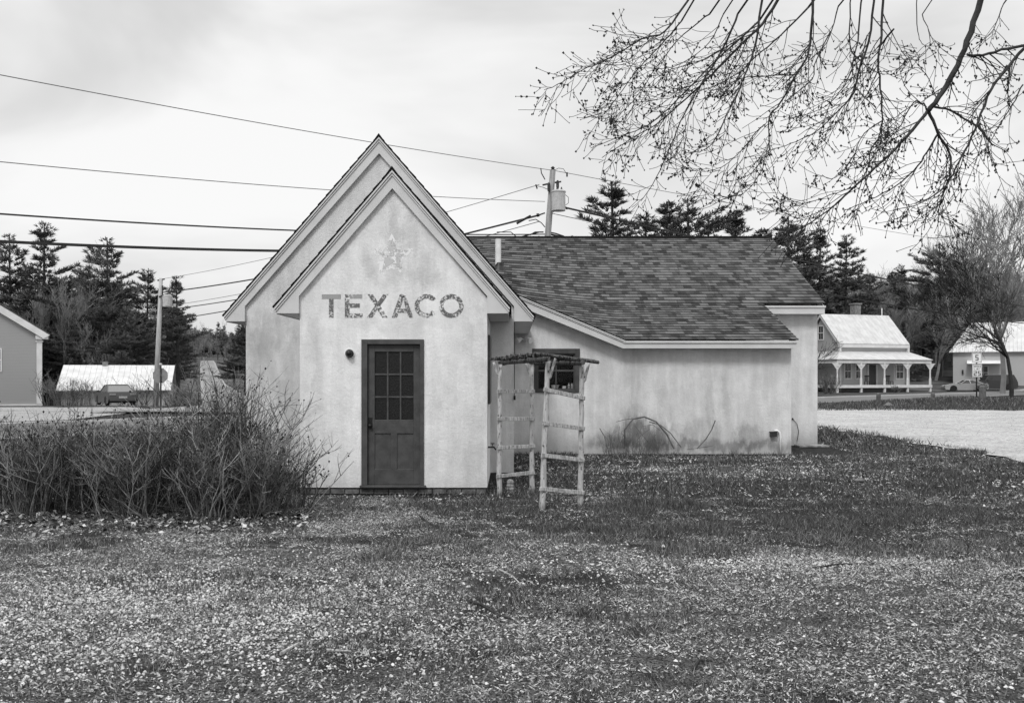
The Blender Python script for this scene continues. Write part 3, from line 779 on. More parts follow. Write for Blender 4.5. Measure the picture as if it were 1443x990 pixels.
# lettering ----------------------------------------------------------
def ring(cx, cz, rx, rz, w, a0, a1, n=28):
    out = [(cx+rx*math.cos(a0+(a1-a0)*i/n), cz+rz*math.sin(a0+(a1-a0)*i/n)) for i in range(n+1)]
    inn = [(cx+(rx-w)*math.cos(a0+(a1-a0)*i/n), cz+(rz-w)*math.sin(a0+(a1-a0)*i/n)) for i in range(n+1)]
    return [[out[i], out[i+1], inn[i+1], inn[i]] for i in range(n)]
def q2(px, py): p = P(px, py, YP); return (p.x, p.z)
def rect(x0, y0, x1, y1): return [q2(x0, y0), q2(x1, y0), q2(x1, y1), q2(x0, y1)]
polysets = [
 ([rect(463.5, 421, 470, 447.5)], 'letter'), ([rect(453.5, 414.5, 480.5, 421)], 'letter_soft'),
 ([rect(486, 414.5, 492.5, 447.5), rect(492.5, 427.5, 507, 433.5), rect(492.5, 441.5, 511, 447.5)], 'letter'), ([rect(492.5, 414.5, 510.5, 420.5)], 'letter_soft'),
 ([[q2(518,414.5), q2(525.5,414.5), q2(546.5,447.5), q2(539,447.5)], [q2(540,414.5), q2(547.5,414.5), q2(535.6,431), q2(532,426)], [q2(528.6,430.5), q2(532.3,436), q2(524.5,447.5), q2(517,447.5)]], 'letter'),
 ([[q2(563.5,414.5), q2(571,414.5), q2(559.3,447.5), q2(552,447.5)], [q2(567.2,418), q2(571,414.5), q2(582.5,447.5), q2(575.5,447.5)], [q2(562.5,435), q2(572,435), q2(573.5,440.5), q2(560.8,440.5)]], 'letter')]
cc = q2(601, 431); ro = 16.8/98
polysets.append((ring(cc[0], cc[1], ro, ro, .068, math.radians(38), math.radians(322)), 'letter'))
cc = q2(636, 431); polysets.append((ring(cc[0], cc[1], ro*1.03, ro, .066, 0, 2*PI, 36), 'letter'))
for i, (ps, mt) in enumerate(polysets):
    k = MB()
    for p in ps: k.add([(x, YP-.003, z) for x, z in p], [tuple(range(len(p)))])
    o = k.build('letter', M[mt], bld)
def star(cx, cz, r, ri, rot=0.):
    return [(cx+(r if i % 2 == 0 else ri)*math.sin(rot+i*PI/5), cz+(r if i % 2 == 0 else ri)*math.cos(rot+i*PI/5)) for i in range(10)]
sx, sz = q2(553, 360)
k = MB(); k.add([(x, YP-.002, z) for x, z in star(sx-.01, sz-.01, .33, .17)], [tuple(range(10))]); k.build('painted_star', M['halo'], bld)
k = MB(); k.add([(x, YP-.0045, z) for x, z in star(sx, sz, .25, .115)], [tuple(range(10))]); k.build('painted_star', M['star'], bld)

# wing window -------------------------------------------------------
win = bpy.data.objects.new('window', None); C.objects.link(win); win.parent = bld; win.location = Vector(((WO[0]+WO[1])/2, YW, WO[2]))-wloc(bld)
a, b, c, d = GX(750, YW), GX(817.2, YW), P(0, 553, YW).z, P(0, 491, YW).z
mb = MB(); t = .105
mb.box(a, a+t, YW-.02, YW+.1, c, d); mb.box(b-t, b, YW-.02, YW+.1, c, d); mb.box(a+t, b-t, YW-.02, YW+.1, d-t, d); mb.box(a+t, b-t, YW-.03, YW+.12, c, c+.06)
mb.build('window_frame', M['door'], win, bevel=.004)
ia, ib, ic, id_ = a+t, b-t, c+.06, d-t; mzz = P(0, 522, YW).z
mb = MB(); s = .03
mb.box(ia, ia+s, YW+.02, YW+.055, ic, id_); mb.box(ib-s, ib, YW+.02, YW+.055, ic, id_); mb.box(ia+s, ib-s, YW+.02, YW+.055, id_-s, id_); mb.box(ia+s, ib-s, YW+.02, YW+.055, ic, ic+s)
mb.box(ia+s, ib-s, YW+.015, YW+.055, mzz-.02, mzz+.02); mx = (ia+ib)/2
mb.box(mx-.011, mx+.011, YW+.025, YW+.05, mzz+.02, id_-s); mb.box(mx-.011, mx+.011, YW+.025, YW+.05, ic+s, mzz-.02)
mb.build('sash', M['door'], win, bevel=.002)
mb = MB(); mb.box(ia+.01, ib-.01, YW+.034, YW+.038, ic+.01, id_-.01); mb.build('pane', M['glass'], win)
mb = MB(); mb.box(a, b, YW+.16, YW+.34, ic-.035, ic-.001); mb.build('window_sill', M['door'], win)
mb = MB(); mb.box(a-.6, b+1, YW+1.4, YW+1.42, .1, 2.3); mb.build('darkened_partition', M['black'], bld)  # inner wall coloured near black in place of the room's shade
# things standing on the inside sill
def pot(name, px, prof, label, cat, mat='white', n=14):
    x = GX(px, YW+.25); k = MB(); k.lathe((x, YW+.22, ic), prof, n); o = k.build(name, M[mat], origin=(x, YW+.22, ic), smooth=False); tag(o, label, cat); return o
pot('bowl', 782, [(.03, 0), (.06, .02), (.095, .1), (.085, .1), (.05, .03)], 'small pale bowl inside the dark framed window, left of the cup', 'bowl')
pot('cup', 795, [(.04, 0), (.045, .08), (.04, .08), (.034, .01)], 'small white cup on the window sill right of the centre bar', 'cup')
pot('bottle', 801.5, [(.025, 0), (.028, .09), (.012, .12), (.012, .15)], 'small pale bottle on the window sill next to the cup', 'bottle', 'galv')
pot('jar', 806, [(.03, 0), (.032, .10), (.025, .11), (.028, .14), (.0, .14)], 'small pale jar in the window corner, rightmost on the sill', 'jar', 'galv')

# twin floodlight under the eave
fp = Vector((GX(738, 19.98), 19.98, P(0, 478, 19.98).z)); fl = bpy.data.objects.new('floodlight', None); C.objects.link(fl); fl.parent = bld; fl.location = fp-wloc(bld)
k = MB(); k.box(fp.x-.05, fp.x+.05, YW-.04, YW-.001, fp.z-.05, fp.z+.05); k.build('mounting_box', M['galv'], fl, bevel=.005)
for sg in (-1, 1):
    cpt = fp+Vector((sg*.1, -.08, -.01)); dr = Vector((sg*.7, -.6, -.35)).normalized(); k = MB()
    pts = [cpt-dr*.07, cpt-dr*.02, cpt+dr*.05, cpt+dr*.075]; k.tube([fp+Vector((0, .04, 0)), cpt-dr*.07], .012, 6); k.tube(pts, [.03, .045, .06, .062], 14)
    k.build('lamp_head', M['white'], fl)
# meter box with its white pipe, and the small cable at the corner
mp = P(1090, 612, YW-.06)
k = MB(); k.box(mp.x-.07, mp.x+.07, YW-.1, YW-.001, mp.z-.04, mp.z+.05); k.box(mp.x-.08, mp.x+.08, YW-.11, YW-.001, mp.z+.052, mp.z+.065)
ob = k.build('vent_box', M['iron'], bld, bevel=.004)
zb0 = gz(mp.x, 19.9)
k = MB(); k.tube([(mp.x+.02, YW-.05, mp.z+.08), (mp.x+.08, YW-.05, mp.z+.085), (mp.x+.13, YW-.05, mp.z+.05), (mp.x+.15, YW-.05, mp.z-.05), (mp.x+.15, YW-.05, zb0-.02)], .022, 10); k.build('drain_pipe', M['white'], bld, smooth=True)
k = MB(); q = P(1117, 590, YU-.02); k.tube([q, q+Vector((.1, -.02, -.12)), q+Vector((.14, -.02, -.3)), q+Vector((.1, -.02, -.55))], .008, 5); k.ico(q, .03); k.build('cable', M['iron'], bld)
# white roof pipe
d = 23.1; xx = GX(702, d); zb_ = wingz(xx, d)
k = MB(); k.lathe((xx, d, zb_-.05), [(.072, 0), (.072, P(0, 337, d).z-zb_+.05), (.06, P(0, 337, d).z-zb_+.05)], 16); vp = k.build('vent_pipe', M['plastic'], bld, smooth=False)
k = MB(); k.lathe((xx+.03, d, zb_-.06), [(.18, 0), (.11, .13), (.085, .22)], 16); k.build('flashing_boot', M['black'], vp)

# ================================================================== ARBOR
arb = thing('rustic_arbor', (.3, 12.6, 0), 'rustic arbor of peeling crooked posts with ladder sides, right of the door', 'arbor')
def wob(a, b, r0, r1, n=9, w=.012, sides=9, mb=None, bulge=True):
    a = Vector(a); b = Vector(b); pts = []; rr = []
    for i in range(n+1):
        t = i/n; p = a.lerp(b, t)
        if 0 < i < n: p += Vector((R.uniform(-w, w), R.uniform(-w, w), R.uniform(-w, w)*.3))
        pts.append(p); rr.append((r0+(r1-r0)*t)*R.uniform(.92, 1.09))
    mb.tube(pts, rr, sides)
posts = [((704.8, 513), (703.5, 698), 13.3, .036, .042), ((749.5, 513), (749.5, 694), 13.6, .038, .042), ((772.5, 508), (763.6, 721), 11.67, .036, .046), ((820, 515), (817.7, 716), 11.95, .036, .042)]
PT = []
for (tp, bt, dd, r1, r0) in posts:
    A = P(bt[0], bt[1], dd); A.z = gz(A.x, dd)-.05; B = P(tp[0], tp[1], dd); B.z = max(B.z, 1.84)
    PT.append((A, B)); k = MB(); wob(A, B, r0*.9, r1*.88, 12, .006, 10, k); k.build('post', M['peel'], arb, smooth=True)
def on(i, py):
    A, B = PT[i]; z = EYE+(HY-py)/F*A.y; t = (z-A.z)/(B.z-A.z); return A.lerp(B, t)
for (i, j, ya, yb) in [(0, 1, 551, 551), (0, 1, 589.7, 589.7), (0, 1, 630, 628), (0, 1, 670, 665), (2, 3, 549, 560), (2, 3, 596, 603), (2, 3, 641, 647), (2, 3, 688, 693)]:
    a = on(i, ya); b = on(j, yb); dr = (b-a).normalized(); a = a-dr*.05+Vector((0, -.045, 0)); b = b+dr*.05+Vector((0, -.045, 0))
    k = MB(); up = Vector((0, 0, 1)); sd = dr.cross(up).normalized(); k.obox((a+b)/2, dr, sd, sd.cross(dr), (b-a).length, .022, .052); k.build('rung', M['rung'], arb, bevel=.004)
for (i, j) in [(0, 2), (1, 3)]:
    a = PT[i][1]+Vector((0, .25, .02)); b = PT[j][1]+Vector((0, -.22, .02)); k = MB(); wob(a, b, .035, .03, 12, .01, 8, k); k.build('beam', M['darkbark'], arb)
ns = 13
for s in range(ns):
    t = s/(ns-1); a = PT[0][1].lerp(PT[2][1], t*1.12-.06); b = PT[1][1].lerp(PT[3][1], t*1.12-.06); dr = (b-a).normalized()
    a = a-dr*R.uniform(.12, .2); b = b+dr*R.uniform(.12, .24); zt_ = Vector((0, 0, .065+R.uniform(-.01, .02)))
    k = MB(); wob(a+zt_, b+zt_+Vector((0, R.uniform(-.03, .03), R.uniform(-.02, .01))), R.uniform(.018, .032), R.uniform(.014, .026), 10, .012, 7, k); k.build('cross_stick', M['darkbark'], arb)
for (i, sg, yy) in [(0, -1, 530), (1, -1, 528), (2, 1, 536), (3, 1, 541)]:
    a = on(i, yy); top = PT[i][1]+Vector((sg*.095, 0, .03)); mid = a.lerp(top, .5)+Vector((sg*.0, 0, -.03)); mid.x = a.x+sg*.05
    k = MB(); k.tube([a, a.lerp(mid, .5)+Vector((sg*.012, 0, 0)), mid, mid.lerp(top, .6), top], [.016, .022, .02, .018, .016], 8); k.build('brace', M['peel'], arb, smooth=True)
# pale ribbed pot behind the arbor's left side
p = P(719, 696, 13.75); zg = gz(p.x, 13.75)
k = MB(); k.lathe((p.x, 13.75, zg-.02), [(.05, 0), (.06, .03), (.05, .05), (.06, .08), (.05, .1), (.058, .13), (.048, .15), (.054, .18), (.04, .21), (.02, .22)], 16)
tag(k.build('ribbed_pot', M['rung'], origin=(p.x, 13.75, zg)), 'pale ribbed pot standing in the grass behind the arbor', 'pot')

# ================================================================== ROSE BUSHES
def grow(mb, p, d, L, r, lvl, nseg, curl, tips, tone, up=.0, sides=3):
    pts = [p.copy()]; rad = [r]; dd = d.copy(); st = L/nseg
    for i in range(nseg):
        dd = (dd+Vector((R.uniform(-curl, curl), R.uniform(-curl, curl), R.uniform(-curl, curl)+up))).normalized()
        pts.append(pts[-1]+dd*st); rad.append(r*(1-.6*(i+1)/nseg))
    mb.tube(pts, rad, sides, tone=tone, cap=False)
    if lvl > 0:
        nb = R.randint(2, 4)
        for _ in range(nb):
            k = R.randint(max(1, nseg//2-1), nseg-1)
            ax = Vector((R.uniform(-1, 1), R.uniform(-1, 1), R.uniform(-.2, .8))).normalized()
            nd = (dd*.8+ax*1.0).normalized(); nd.z = abs(nd.z)*.75+.1; nd.normalize()
            grow(mb, pts[k], nd, L*R.uniform(.28, .5), r*.62, lvl-1, max(3, nseg//2), curl, tips, tone, up, sides)
    else: tips.append(pts[-1])
def bush(px, d, ht, spread, n, label, seed):
    R.seed(seed); x = GX(px, d); z = gz(x, d)
    ht *= 1.22; n = int(n*(1.7 if n > 30 else 1))
    mb = MB(); tips = []
    for i in range(n):
        a = R.uniform(0, 2*PI); rr = abs(R.gauss(0, .55))*spread*.5
        b = Vector((x+math.cos(a)*rr, d+math.sin(a)*rr*.8, z-.02)); tl = abs(R.gauss(0, .36))
        dr = Vector((math.cos(a)*tl, math.sin(a)*tl*.8, 1)).normalized()
        hh = ht*R.uniform(.45, 1.0); dead = R.random() < .3
        grow(mb, b, dr, hh*.8, R.uniform(.005, .0105), 2 if hh > ht*.5 else 1, 8, .2, tips, R.uniform(0, 1)**1.6, .05)
    for i in range(n//2):   # low tangle
        a = R.uniform(0, 2*PI); rr = R.uniform(0, 1)*spread*.9; b = Vector((x+math.cos(a)*rr, d+math.sin(a)*rr*.7, z))
        grow(mb, b, Vector((R.uniform(-1, 1), R.uniform(-1, 1), R.uniform(.2, 1))).normalized(), ht*R.uniform(.2, .5), .005, 1, 5, .3, [], R.uniform(.0, .45), 0)
    for t in tips:
        if R.random() < .42: mb.ico(t, R.uniform(.007, .016), 1, sq=1.1, jit=.3)
    o = mb.build('rose_bush', [M['rose'], M['bud']], origin=(x, d, z)); tag(o, label, 'bush', 'bare rose bushes beside the gables')
bush(-20, 11.6, 1.15, 1.0, 75, 'twiggy rose bush at the far left end of the thicket', 1)
bush(55, 11.3, 1.2, 1.0, 90, 'twiggy rose bush with hips standing second from the left in the thicket', 2)
bush(125, 11.9, 1.15, 1.0, 85, 'low dense rose bush below the parked grey sedan', 3)
bush(195, 11.4, 1.15, 1.0, 90, 'dense rose bush below the octagonal sign', 4)
bush(255, 12.0, 1.3, 1.0, 95, 'rose bush in front of the uphill road', 5)
bush(318, 12.7, 1.75, .85, 110, 'tallest rose bush reaching up beside the left gable wall', 6)
bush(300, 11.2, 1.0, .8, 70, 'low front rose bush at the foot of the tallest one', 7)
bush(368, 11.5, 1.12, .75, 85, 'rose bush in front of the corner between both gables', 8)
R.seed(9)
bush(425, 12.3, .9, .55, 24, 'sparse spreading rose bush nearest the porch wall, tipped with hips', 9)

# canes against the long wall
R.seed(12)
ct = thing('bramble', (GX(900, 19.7), 19.7, 0), 'arching bare bramble canes against the stained long wall', 'plant')
k = MB()
for pts, r in [([(880,632),(880,605),(892,590),(908,587),(925,594),(940,612),(950,632)], .017), ([(915,594),(930,598),(945,610),(960,630)], .010), ([(868,594),(880,591),(895,589)], .007),
               ([(982,632),(995,618),(1003,605),(1008,592)], .012), ([(845,603),(852,615),(856,632)], .008), ([(858,613),(866,632)], .008), ([(890,628),(905,612),(916,604)], .005), ([(895,600),(915,625),(922,635)], .005),
               ([(924,612),(915,628),(912,634)], .006), ([(873,600),(870,632)], .004), ([(968,633),(990,630),(1004,628)], .006), ([(904,632),(900,612),(905,600),(920,598),(930,606)], .005)]:
    dd = 19.75+R.uniform(-.15, .15); k.tube([P(a, b, dd) for a, b in pts], r, 5, tone=.3)
for i in range(60):
    x = GX(R.uniform(850, 930), 19.8); b = Vector((x, 19.7+R.uniform(-.2, .2), .0)); grow(k, b, Vector((R.uniform(-.4, .4), R.uniform(-.2, .1), 1)).normalized(), R.uniform(.2, .6), .004, 1, 5, .1, [], .3)
k.build('canes', M['rose'], ct)
# little shoots beside the building base
def bits(name, pts, r, label, cat, mat='rose', n=5, dd=None, sides=6):
    P3 = []
    for a, b in pts:
        d_ = EYE*F/(b-HY); P3.append(Vector((GX(a, d_), d_, gz(GX(a, d_), d_)+r*.8+R.uniform(0, .008))))
    k = MB(); rs = [r*(1-.5*i/(len(P3)-1)) for i in range(len(P3))]; k.tube(P3, rs, sides, tone=n)
    return tag(k.build(name, M[mat], origin=tuple(P3[0])), label, cat)
bits('fallen_branch', [(660,846),(680,852),(700,862),(722,870)], .014, 'dark fallen branch lying in the middle of the foreground', 'branch', n=.0)
bits('fallen_branch', [(592,727),(600,735),(612,742),(628,746)], .014, 'dark curved stick on the gravel in front of the porch', 'branch', n=.0)
bits('fallen_branch', [(704,803),(722,812),(734,822)], .009, 'thin pale stick above the dark fallen branch', 'branch', n=1.)
bits('stick', [(396,924),(410,916),(421,909)], .013, 'pale broken stick slanting near the bottom, left of the level one', 'stick', 'rung')
bits('stick', [(460,918),(478,917),(495,917)], .012, 'pale level stick lying near the bottom edge', 'stick', 'rung')
bits('stick', [(993,813),(1001,822),(1008,832)], .008, 'thin pale stick slanting in the right foreground', 'stick', n=1.)
bits('stick', [(1145,800),(1180,797),(1215,795),(1240,797)], .009, 'long dark twig on the edge of the grass at right', 'stick', n=.0)
bits('stick', [(1200,815),(1207,806),(1213,798)], .008, 'short pale twig crossing the long dark twig', 'stick', n=1.)
bits('stick', [(1362,716),(1380,717),(1405,719)], .016, 'dark stick lying in the grass at the right edge', 'stick', n=.0)
bits('stick', [(870,874),(880,864),(890,856)], .007, 'dark short twig right of the fallen branch', 'stick', n=.1)
bits('stick', [(977,942),(985,930),(1003,929)], .010, 'dark bent twig at the very bottom, right of centre', 'stick', n=.0)
# board, brick, stones before the wing
p = P(1000, 648, 18.2); x = p.x; d_ = 18.2
k = MB(); k.box(GX(978, 18.2), GX(1022, 18.2), 18.1, 18.25, gz(x, d_)+.02, gz(x, d_)+.055); tag(k.build('plank', M['darkbark'], origin=(x, d_, gz(x, d_))), 'dark weathered plank lying before the long wall', 'plank')
d_ = 16.6; x = GX(1021.5, d_); k = MB(); k.obox((x, d_, gz(x, d_)+.05), Vector((.96, .28, 0)), Vector((-.28, .96, 0)), Vector((0, 0, 1)), .2, .1, .1); tag(k.build('brick', M['brick'], origin=(x, d_, gz(x, d_)), bevel=.01), 'single dark brick standing in the grass before the long wall', 'brick')
d_ = 14.9; x = GX(1212, d_); k = MB(); k.ico((x, d_, gz(x, d_)+.02), .12, sq=.5, jit=.2); tag(k.build('stone', M['brick'], origin=(x, d_, gz(x, d_)), bevel=.02), 'flat dark stone in the grass right of the building', 'stone')
k = MB(); k.box(GX(1122, 22.4), GX(1168, 22.2), 22.15, 22.6, .0, .05); tag(k.build('paving_slab', M['stone'], origin=(7, 22.4, 0), bevel=.015), 'pale slab at the foot of the wing end wall', 'slab')

# ================================================================== UTILITY POLES AND WIRES
pole = thing('utility_pole', (GX(752, 38), 38, 0), 'leaning utility pole with grey transformer rising behind the shingled roof', 'utility pole')
A = Vector((GX(752, 38), 38, -.1)); B = P(779, 240, 38)
def onp(py): z = EYE+(HY-py)/F*38; return A.lerp(B, (z-A.z)/(B.z-A.z))
k = MB(); k.tube([A, A.lerp(B, .5), B], [.16, .145, .12], 12); k.build('shaft', M['wood'] if 'wood' in M else plain('pole_wood', .22, .9, .25, 4., .3, stretch=(4, 4, .4)), pole, smooth=True)
M['wood'] = bpy.data.materials['pole_wood']
c = P(787, 283, 37.75)
k = MB(); k.lathe((c.x, c.y, c.z-.4), [(.2, -.01), (.28, 0), (.28, .72), (.3, .74), (.3, .78), (.22, .83), (.08, .85)], 20); tr = k.build('transformer', M['galv'], pole, smooth=False)
k = MB(); k.lathe((c.x-.05, c.y-.1, c.z+.42), [(.03, 0), (.05, .04), (.03, .08), (.05, .12), (.02, .18)], 8); k.lathe((c.x+.12, c.y, c.z+.42), [(.03, 0), (.05, .04), (.03, .08), (.02, .14)], 8); k.build('bushing', M['iron'], tr)
k = MB(); q = onp(258); k.tube([q+Vector((-.38, 0, -.08)), q, q+Vector((.38, 0, .06))], .035, 6); q2_ = onp(262)
k.build('crossarm', M['iron'], pole)
k = MB(); k.lathe(onp(240)+Vector((0, 0, -.02)), [(.04, 0), (.1, .04), (.05, .08), (.09, .12), (.03, .18)], 10); k.build('insulator', M['iron'], pole); k = MB(); k.lathe(q2_+Vector((.24, -.1, -.15)), [(.04, 0), (.06, .1), (.06, .3), (.03, .36)], 8)
k.build('fuse_cutout', M['iron'], pole); k = MB(); k.lathe(q2_+Vector((-.12, -.15, -.25)), [(.05, 0), (.06, .1), (.06, .3), (.03, .36)], 8)
k.build('fuse_cutout', M['iron'], pole)
def loopw(pts, r, d=38): return [P(a, b, d) for a, b in pts]
k = MB()
for pts, r in [([(781,240),(787,237),(794,238),(799,246)], .012), ([(799,243),(799,249)], .035), ([(762,237),(763,244),(768,253)], .022), ([(755,260),(757,266)], .03), ([(757,262),(765,264),(772,267)], .012),
               ([(796,274),(801,278),(801,286),(796,290)], .012), ([(768,300),(762,302),(757,305)], .03), ([(756,303),(760,303)], .07), ([(745,311),(755,309),(763,314),(768,320)], .02), ([(748,304),(735,311),(728,315)], .05),
               ([(747,331),(754,327),(766,327)], .03), ([(773,327),(783,329),(795,333)], .03), ([(700,327),(720,327),(727,333)], .02), ([(777,300),(781,298),(783,293)], .015), ([(789,289),(800,294)], .05)]:
    k.tube(loopw(pts, r), r, 5)
k.build('service_loops', M['wire'], pole)
def cat_(a, b, sag, n=24):
    a = Vector(a); b = Vector(b); return [a.lerp(b, i/n)-Vector((0, 0, 4*sag*(i/n)*(1-i/n))) for i in range(n+1)]
def LDp(px, py):        # a point above the roadside line that the wires follow
    a = (px-CX)/F; d = 36.5/(1-.95*a); return P(px, py, d)
def wire(pts, r, label, mat='wire'):
    k = MB(); k.tube(pts, r, 4); return tag(k.build('power_line', M[mat], origin=tuple(pts[0])), label, 'wire', 'wires strung between the poles')
wire(cat_(LDp(-60, 94), P(778, 240, 38), .12), .013, 'topmost thin wire crossing the sky left of the pole', 'wire_grey')
wire(cat_(LDp(-60, 222), P(768, 284, 38), .15), .013, 'second thin wire from the top, meeting the pole beside its transformer', 'wire_grey')
wire(cat_(LDp(-60, 297), P(768, 330, 38), .2), .026, 'thick dark wire, upper of the two heavy ones left of the gable')
wire(cat_(LDp(-60, 337), P(768, 347, 38), .25), .045, 'heaviest dark cable, lowest of those left of the gable')
wire(cat_(P(779, 240, 38), LDp(1560, 371), .3), .013, 'topmost thin wire passing behind the maple twigs', 'wire_grey')
wire(cat_(P(790, 291, 38), LDp(1560, 452), .3), .040, 'upper heavy cable descending across the wooded hillside')
wire(cat_(P(775, 330, 38), LDp(1560, 462), .9), .040, 'lower heavy cable descending across the wooded hillside')
wire(cat_(P(775, 300, 38), LDp(1560, 424), .9), .014, 'thin wire above the two heavy cables on the right hillside')
D2 = 62
for (ya, yb, r, lb) in [(393, 260, .014, 'uppermost thin wire running from the left pole to the pole behind the roof'), (412, 303, .04, 'twisted cable running from the left pole below the topmost wire'),
                        (432, 312, .016, 'thin wire halfway down between the left pole and the gable'), (437, 327, .03, 'dark cable second from the bottom between left pole and gable'),
                        (452, 333, .03, 'lowest dark cable between left pole and gable')]:
    wire(cat_(P(228, ya, D2), P(760, yb, 38), .35), r, lb, 'wire_grey' if r < .02 else 'wire')
zb_ = h(GX(222, D2), D2)
lp2 = thing('utility_pole', (GX(221, D2), D2, zb_), 'pale utility pole with transformer behind the octagonal sign at left', 'utility pole')
k = MB(); k.tube([(GX(219, D2), D2, zb_-.2), P(227, 392, D2)], [.19, .12], 12); k.build('shaft', plain('pale_pole_wood', .36, .9, .2, 4., .3, stretch=(4, 4, .4)), lp2, smooth=True)
c = P(236, 424, D2-.1); k = MB(); k.lathe((c.x, c.y, c.z-.38), [(.2, -.01), (.31, 0), (.31, .72), (.2, .8)], 16); k.build('transformer', M['galv'], lp2)
k = MB(); k.tube([P(224, 418, D2-.15), P(241, 412, D2-.15)], .05, 6); k.tube([P(229, 415, D2-.1), P(229, 402, D2-.1)], .04, 5); k.tube([P(238, 413, D2-.1), P(238, 408, D2-.1)], .04, 5); k.tube([P(222, 395, D2), P(232, 393, D2)], .05, 6); k.build('bracket', M['iron'], lp2)
for (px, pt_, pb, d, lb) in [(272, 487, 555, 174, 'utility pole beside the uphill road, nearest along its left side'), (275, 494, 542, 230, 'second utility pole up the hill road, with small transformer'),
                          (320, 504, 533, 420, 'far small pole right of the uphill road, left of its twin'), (337, 504, 530, 420, 'far small pole right of the uphill road, nearest the gable')]:
    x = GX(px, d); z = h(x, d); k = MB(); top = P(px, pt_, d).z; k.tube([(x, d, z-.2), (x+.1, d, top)], [.22 if d < 300 else .35, .16 if d < 300 else .3], 8)
    if d < 300: k.tube([(x-.9, d-.1, top-.5), (x+.9, d-.1, top-.4)], .07, 4)
    if d == 230: k.lathe((x+.5, d-.2, top-1.8), [(.4, 0), (.4, 1.2)], 10)
    tag(k.build('utility_pole', M['wood'], origin=(x, d, z)), lb, 'utility pole')

# ================================================================== SIGNS, BOLLARDS
d = 46.5; x = GX(226.5, d); z = h(x, d)
sg = thing('stop_sign', (x, d, z), 'octagonal road sign seen from its bare grey back on a dark post', 'road sign')
c = P(225.5, 529, d); k = MB(); rr = .4
k.prism([(c.x+rr*math.cos(PI/8+i*PI/4), c.z+rr*math.sin(PI/8+i*PI/4)) for i in range(8)], d+.03, d+.04); k.build('sign_plate', plain('sign_back', .2, .5, .1), sg)
k = MB(); k.box(x-.035, x+.035, d-.02, d+.028, z-.1, c.z+.5); k.build('post', M['iron'], sg)
k = MB(); k.lathe((x, d, c.z+.5), [(.03, 0), (.08, .05), (.06, .12)], 10); k.build('post_cap', M['galv'], sg)
SGN = {'0': None}
def seg_digit(k, ch, x0, z0, w, hh, y, t):
    def bar(a, b, c_, d_): k.box(min(a, b), max(a, b), y, y+.003, min(c_, d_), max(c_, d_))
    L_, Rr, B_, T_, Mz = x0, x0+w, z0, z0+hh, z0+hh/2
    segs = {'5': 'tlmrb', '2': 'tRmLb', 'S': 'tlmrb', 'P': 'tlRmL', 'E': 'tlLmb', 'D': 'tlLRrb', 'L': 'lLb', 'I': 'i', 'M': 'lLRrtn', 'T': 'ti'}[ch]
    # l upper left, L lower left, R upper right, r lower right, t/m/b bars, i centre, n short centre
    for s_ in segs:
        if s_ == 't': bar(L_, Rr, T_-t, T_)
        if s_ == 'm': bar(L_, Rr, Mz-t/2, Mz+t/2)
        if s_ == 'b': bar(L_, Rr, B_, B_+t)
        if s_ == 'l': bar(L_, L_+t, Mz, T_)
        if s_ == 'L': bar(L_, L_+t, B_, Mz)
        if s_ == 'R': bar(Rr-t, Rr, Mz, T_)
        if s_ == 'r': bar(Rr-t, Rr, B_, Mz)
        if s_ == 'i': bar((L_+Rr)/2-t/2, (L_+Rr)/2+t/2, B_, T_)
        if s_ == 'n': bar((L_+Rr)/2-t/2, (L_+Rr)/2+t/2, Mz, T_)
d = 54; c1 = P(1376.5, 504, d); c2 = P(1377, 522, d); x = c1.x; z = h(x, d)
sg = thing('speed_sign', (x, d, z), 'post with a square 5 sign above a speed limit 25 sign', 'road sign')
k = MB(); k.box(x-.035, x+.035, d+.01, d+.05, z-.1, c1.z); k.build('post', M['black'], sg)
def plate(c, w, hh):
    k = MB(); k.box(c.x-w/2, c.x+w/2, d-.012, d+.008, c.z-hh/2, c.z+hh/2); pl = k.build('sign_plate', M['white'], sg, bevel=.003)
    k = MB(); e = .025; b = .014
    for q in ((-w/2+e, w/2-e, hh/2-e-b, hh/2-e), (-w/2+e, w/2-e, -hh/2+e, -hh/2+e+b), (-w/2+e, -w/2+e+b, -hh/2+e+b, hh/2-e-b), (w/2-e-b, w/2-e, -hh/2+e+b, hh/2-e-b)):
        k.box(c.x+q[0], c.x+q[1], d-.018, d-.0125, c.z+q[2], c.z+q[3])
    return pl, k
pl, k = plate(c1, .56, .56); seg_digit(k, '5', c1.x-.09, c1.z-.15, .18, .32, d-.018, .05); k.build('sign_text', M['black'], pl)
pl, k = plate(c2, .56, .74)
xx = c2.x-.2
for ch in 'SPEED': seg_digit(k, ch, xx, c2.z+.19, .06, .10, d-.018, .017); xx += .085
xx = c2.x-.165
for ch in 'LIMIT': seg_digit(k, ch, xx, c2.z+.04, .055, .10, d-.018, .017); xx += .072
seg_digit(k, '2', c2.x-.2, c2.z-.29, .17, .27, d-.018, .045); seg_digit(k, '5', c2.x+.03, c2.z-.29, .17, .27, d-.018, .045)
k.build('sign_text', M['black'], pl)
for (px, pt_, d, w, lb) in [(1238, 553.5, 52, .25, 'stubby grey bollard by the road, nearest the stucco building'), (1314.5, 553, 54, .24, 'stubby grey bollard by the road, middle of the three'), (1384.5, 543, 53, .36, 'thick rounded bollard right beside the speed sign post')]:
    x = GX(px, d); z = h(x, d); k = MB(); tz = P(0, pt_, d).z-z
    k.lathe((x, d, z-.1), [(w*.5, 0), (w*.52, .1), (w*.5, tz*.6), (w*.5, tz), (w*.42, tz+.07), (w*.2, tz+.1)], 10)
    tag(k.build('bollard', M['bollard'], origin=(x, d, z)), lb, 'bollard', 'bollards between gravel lot and road')
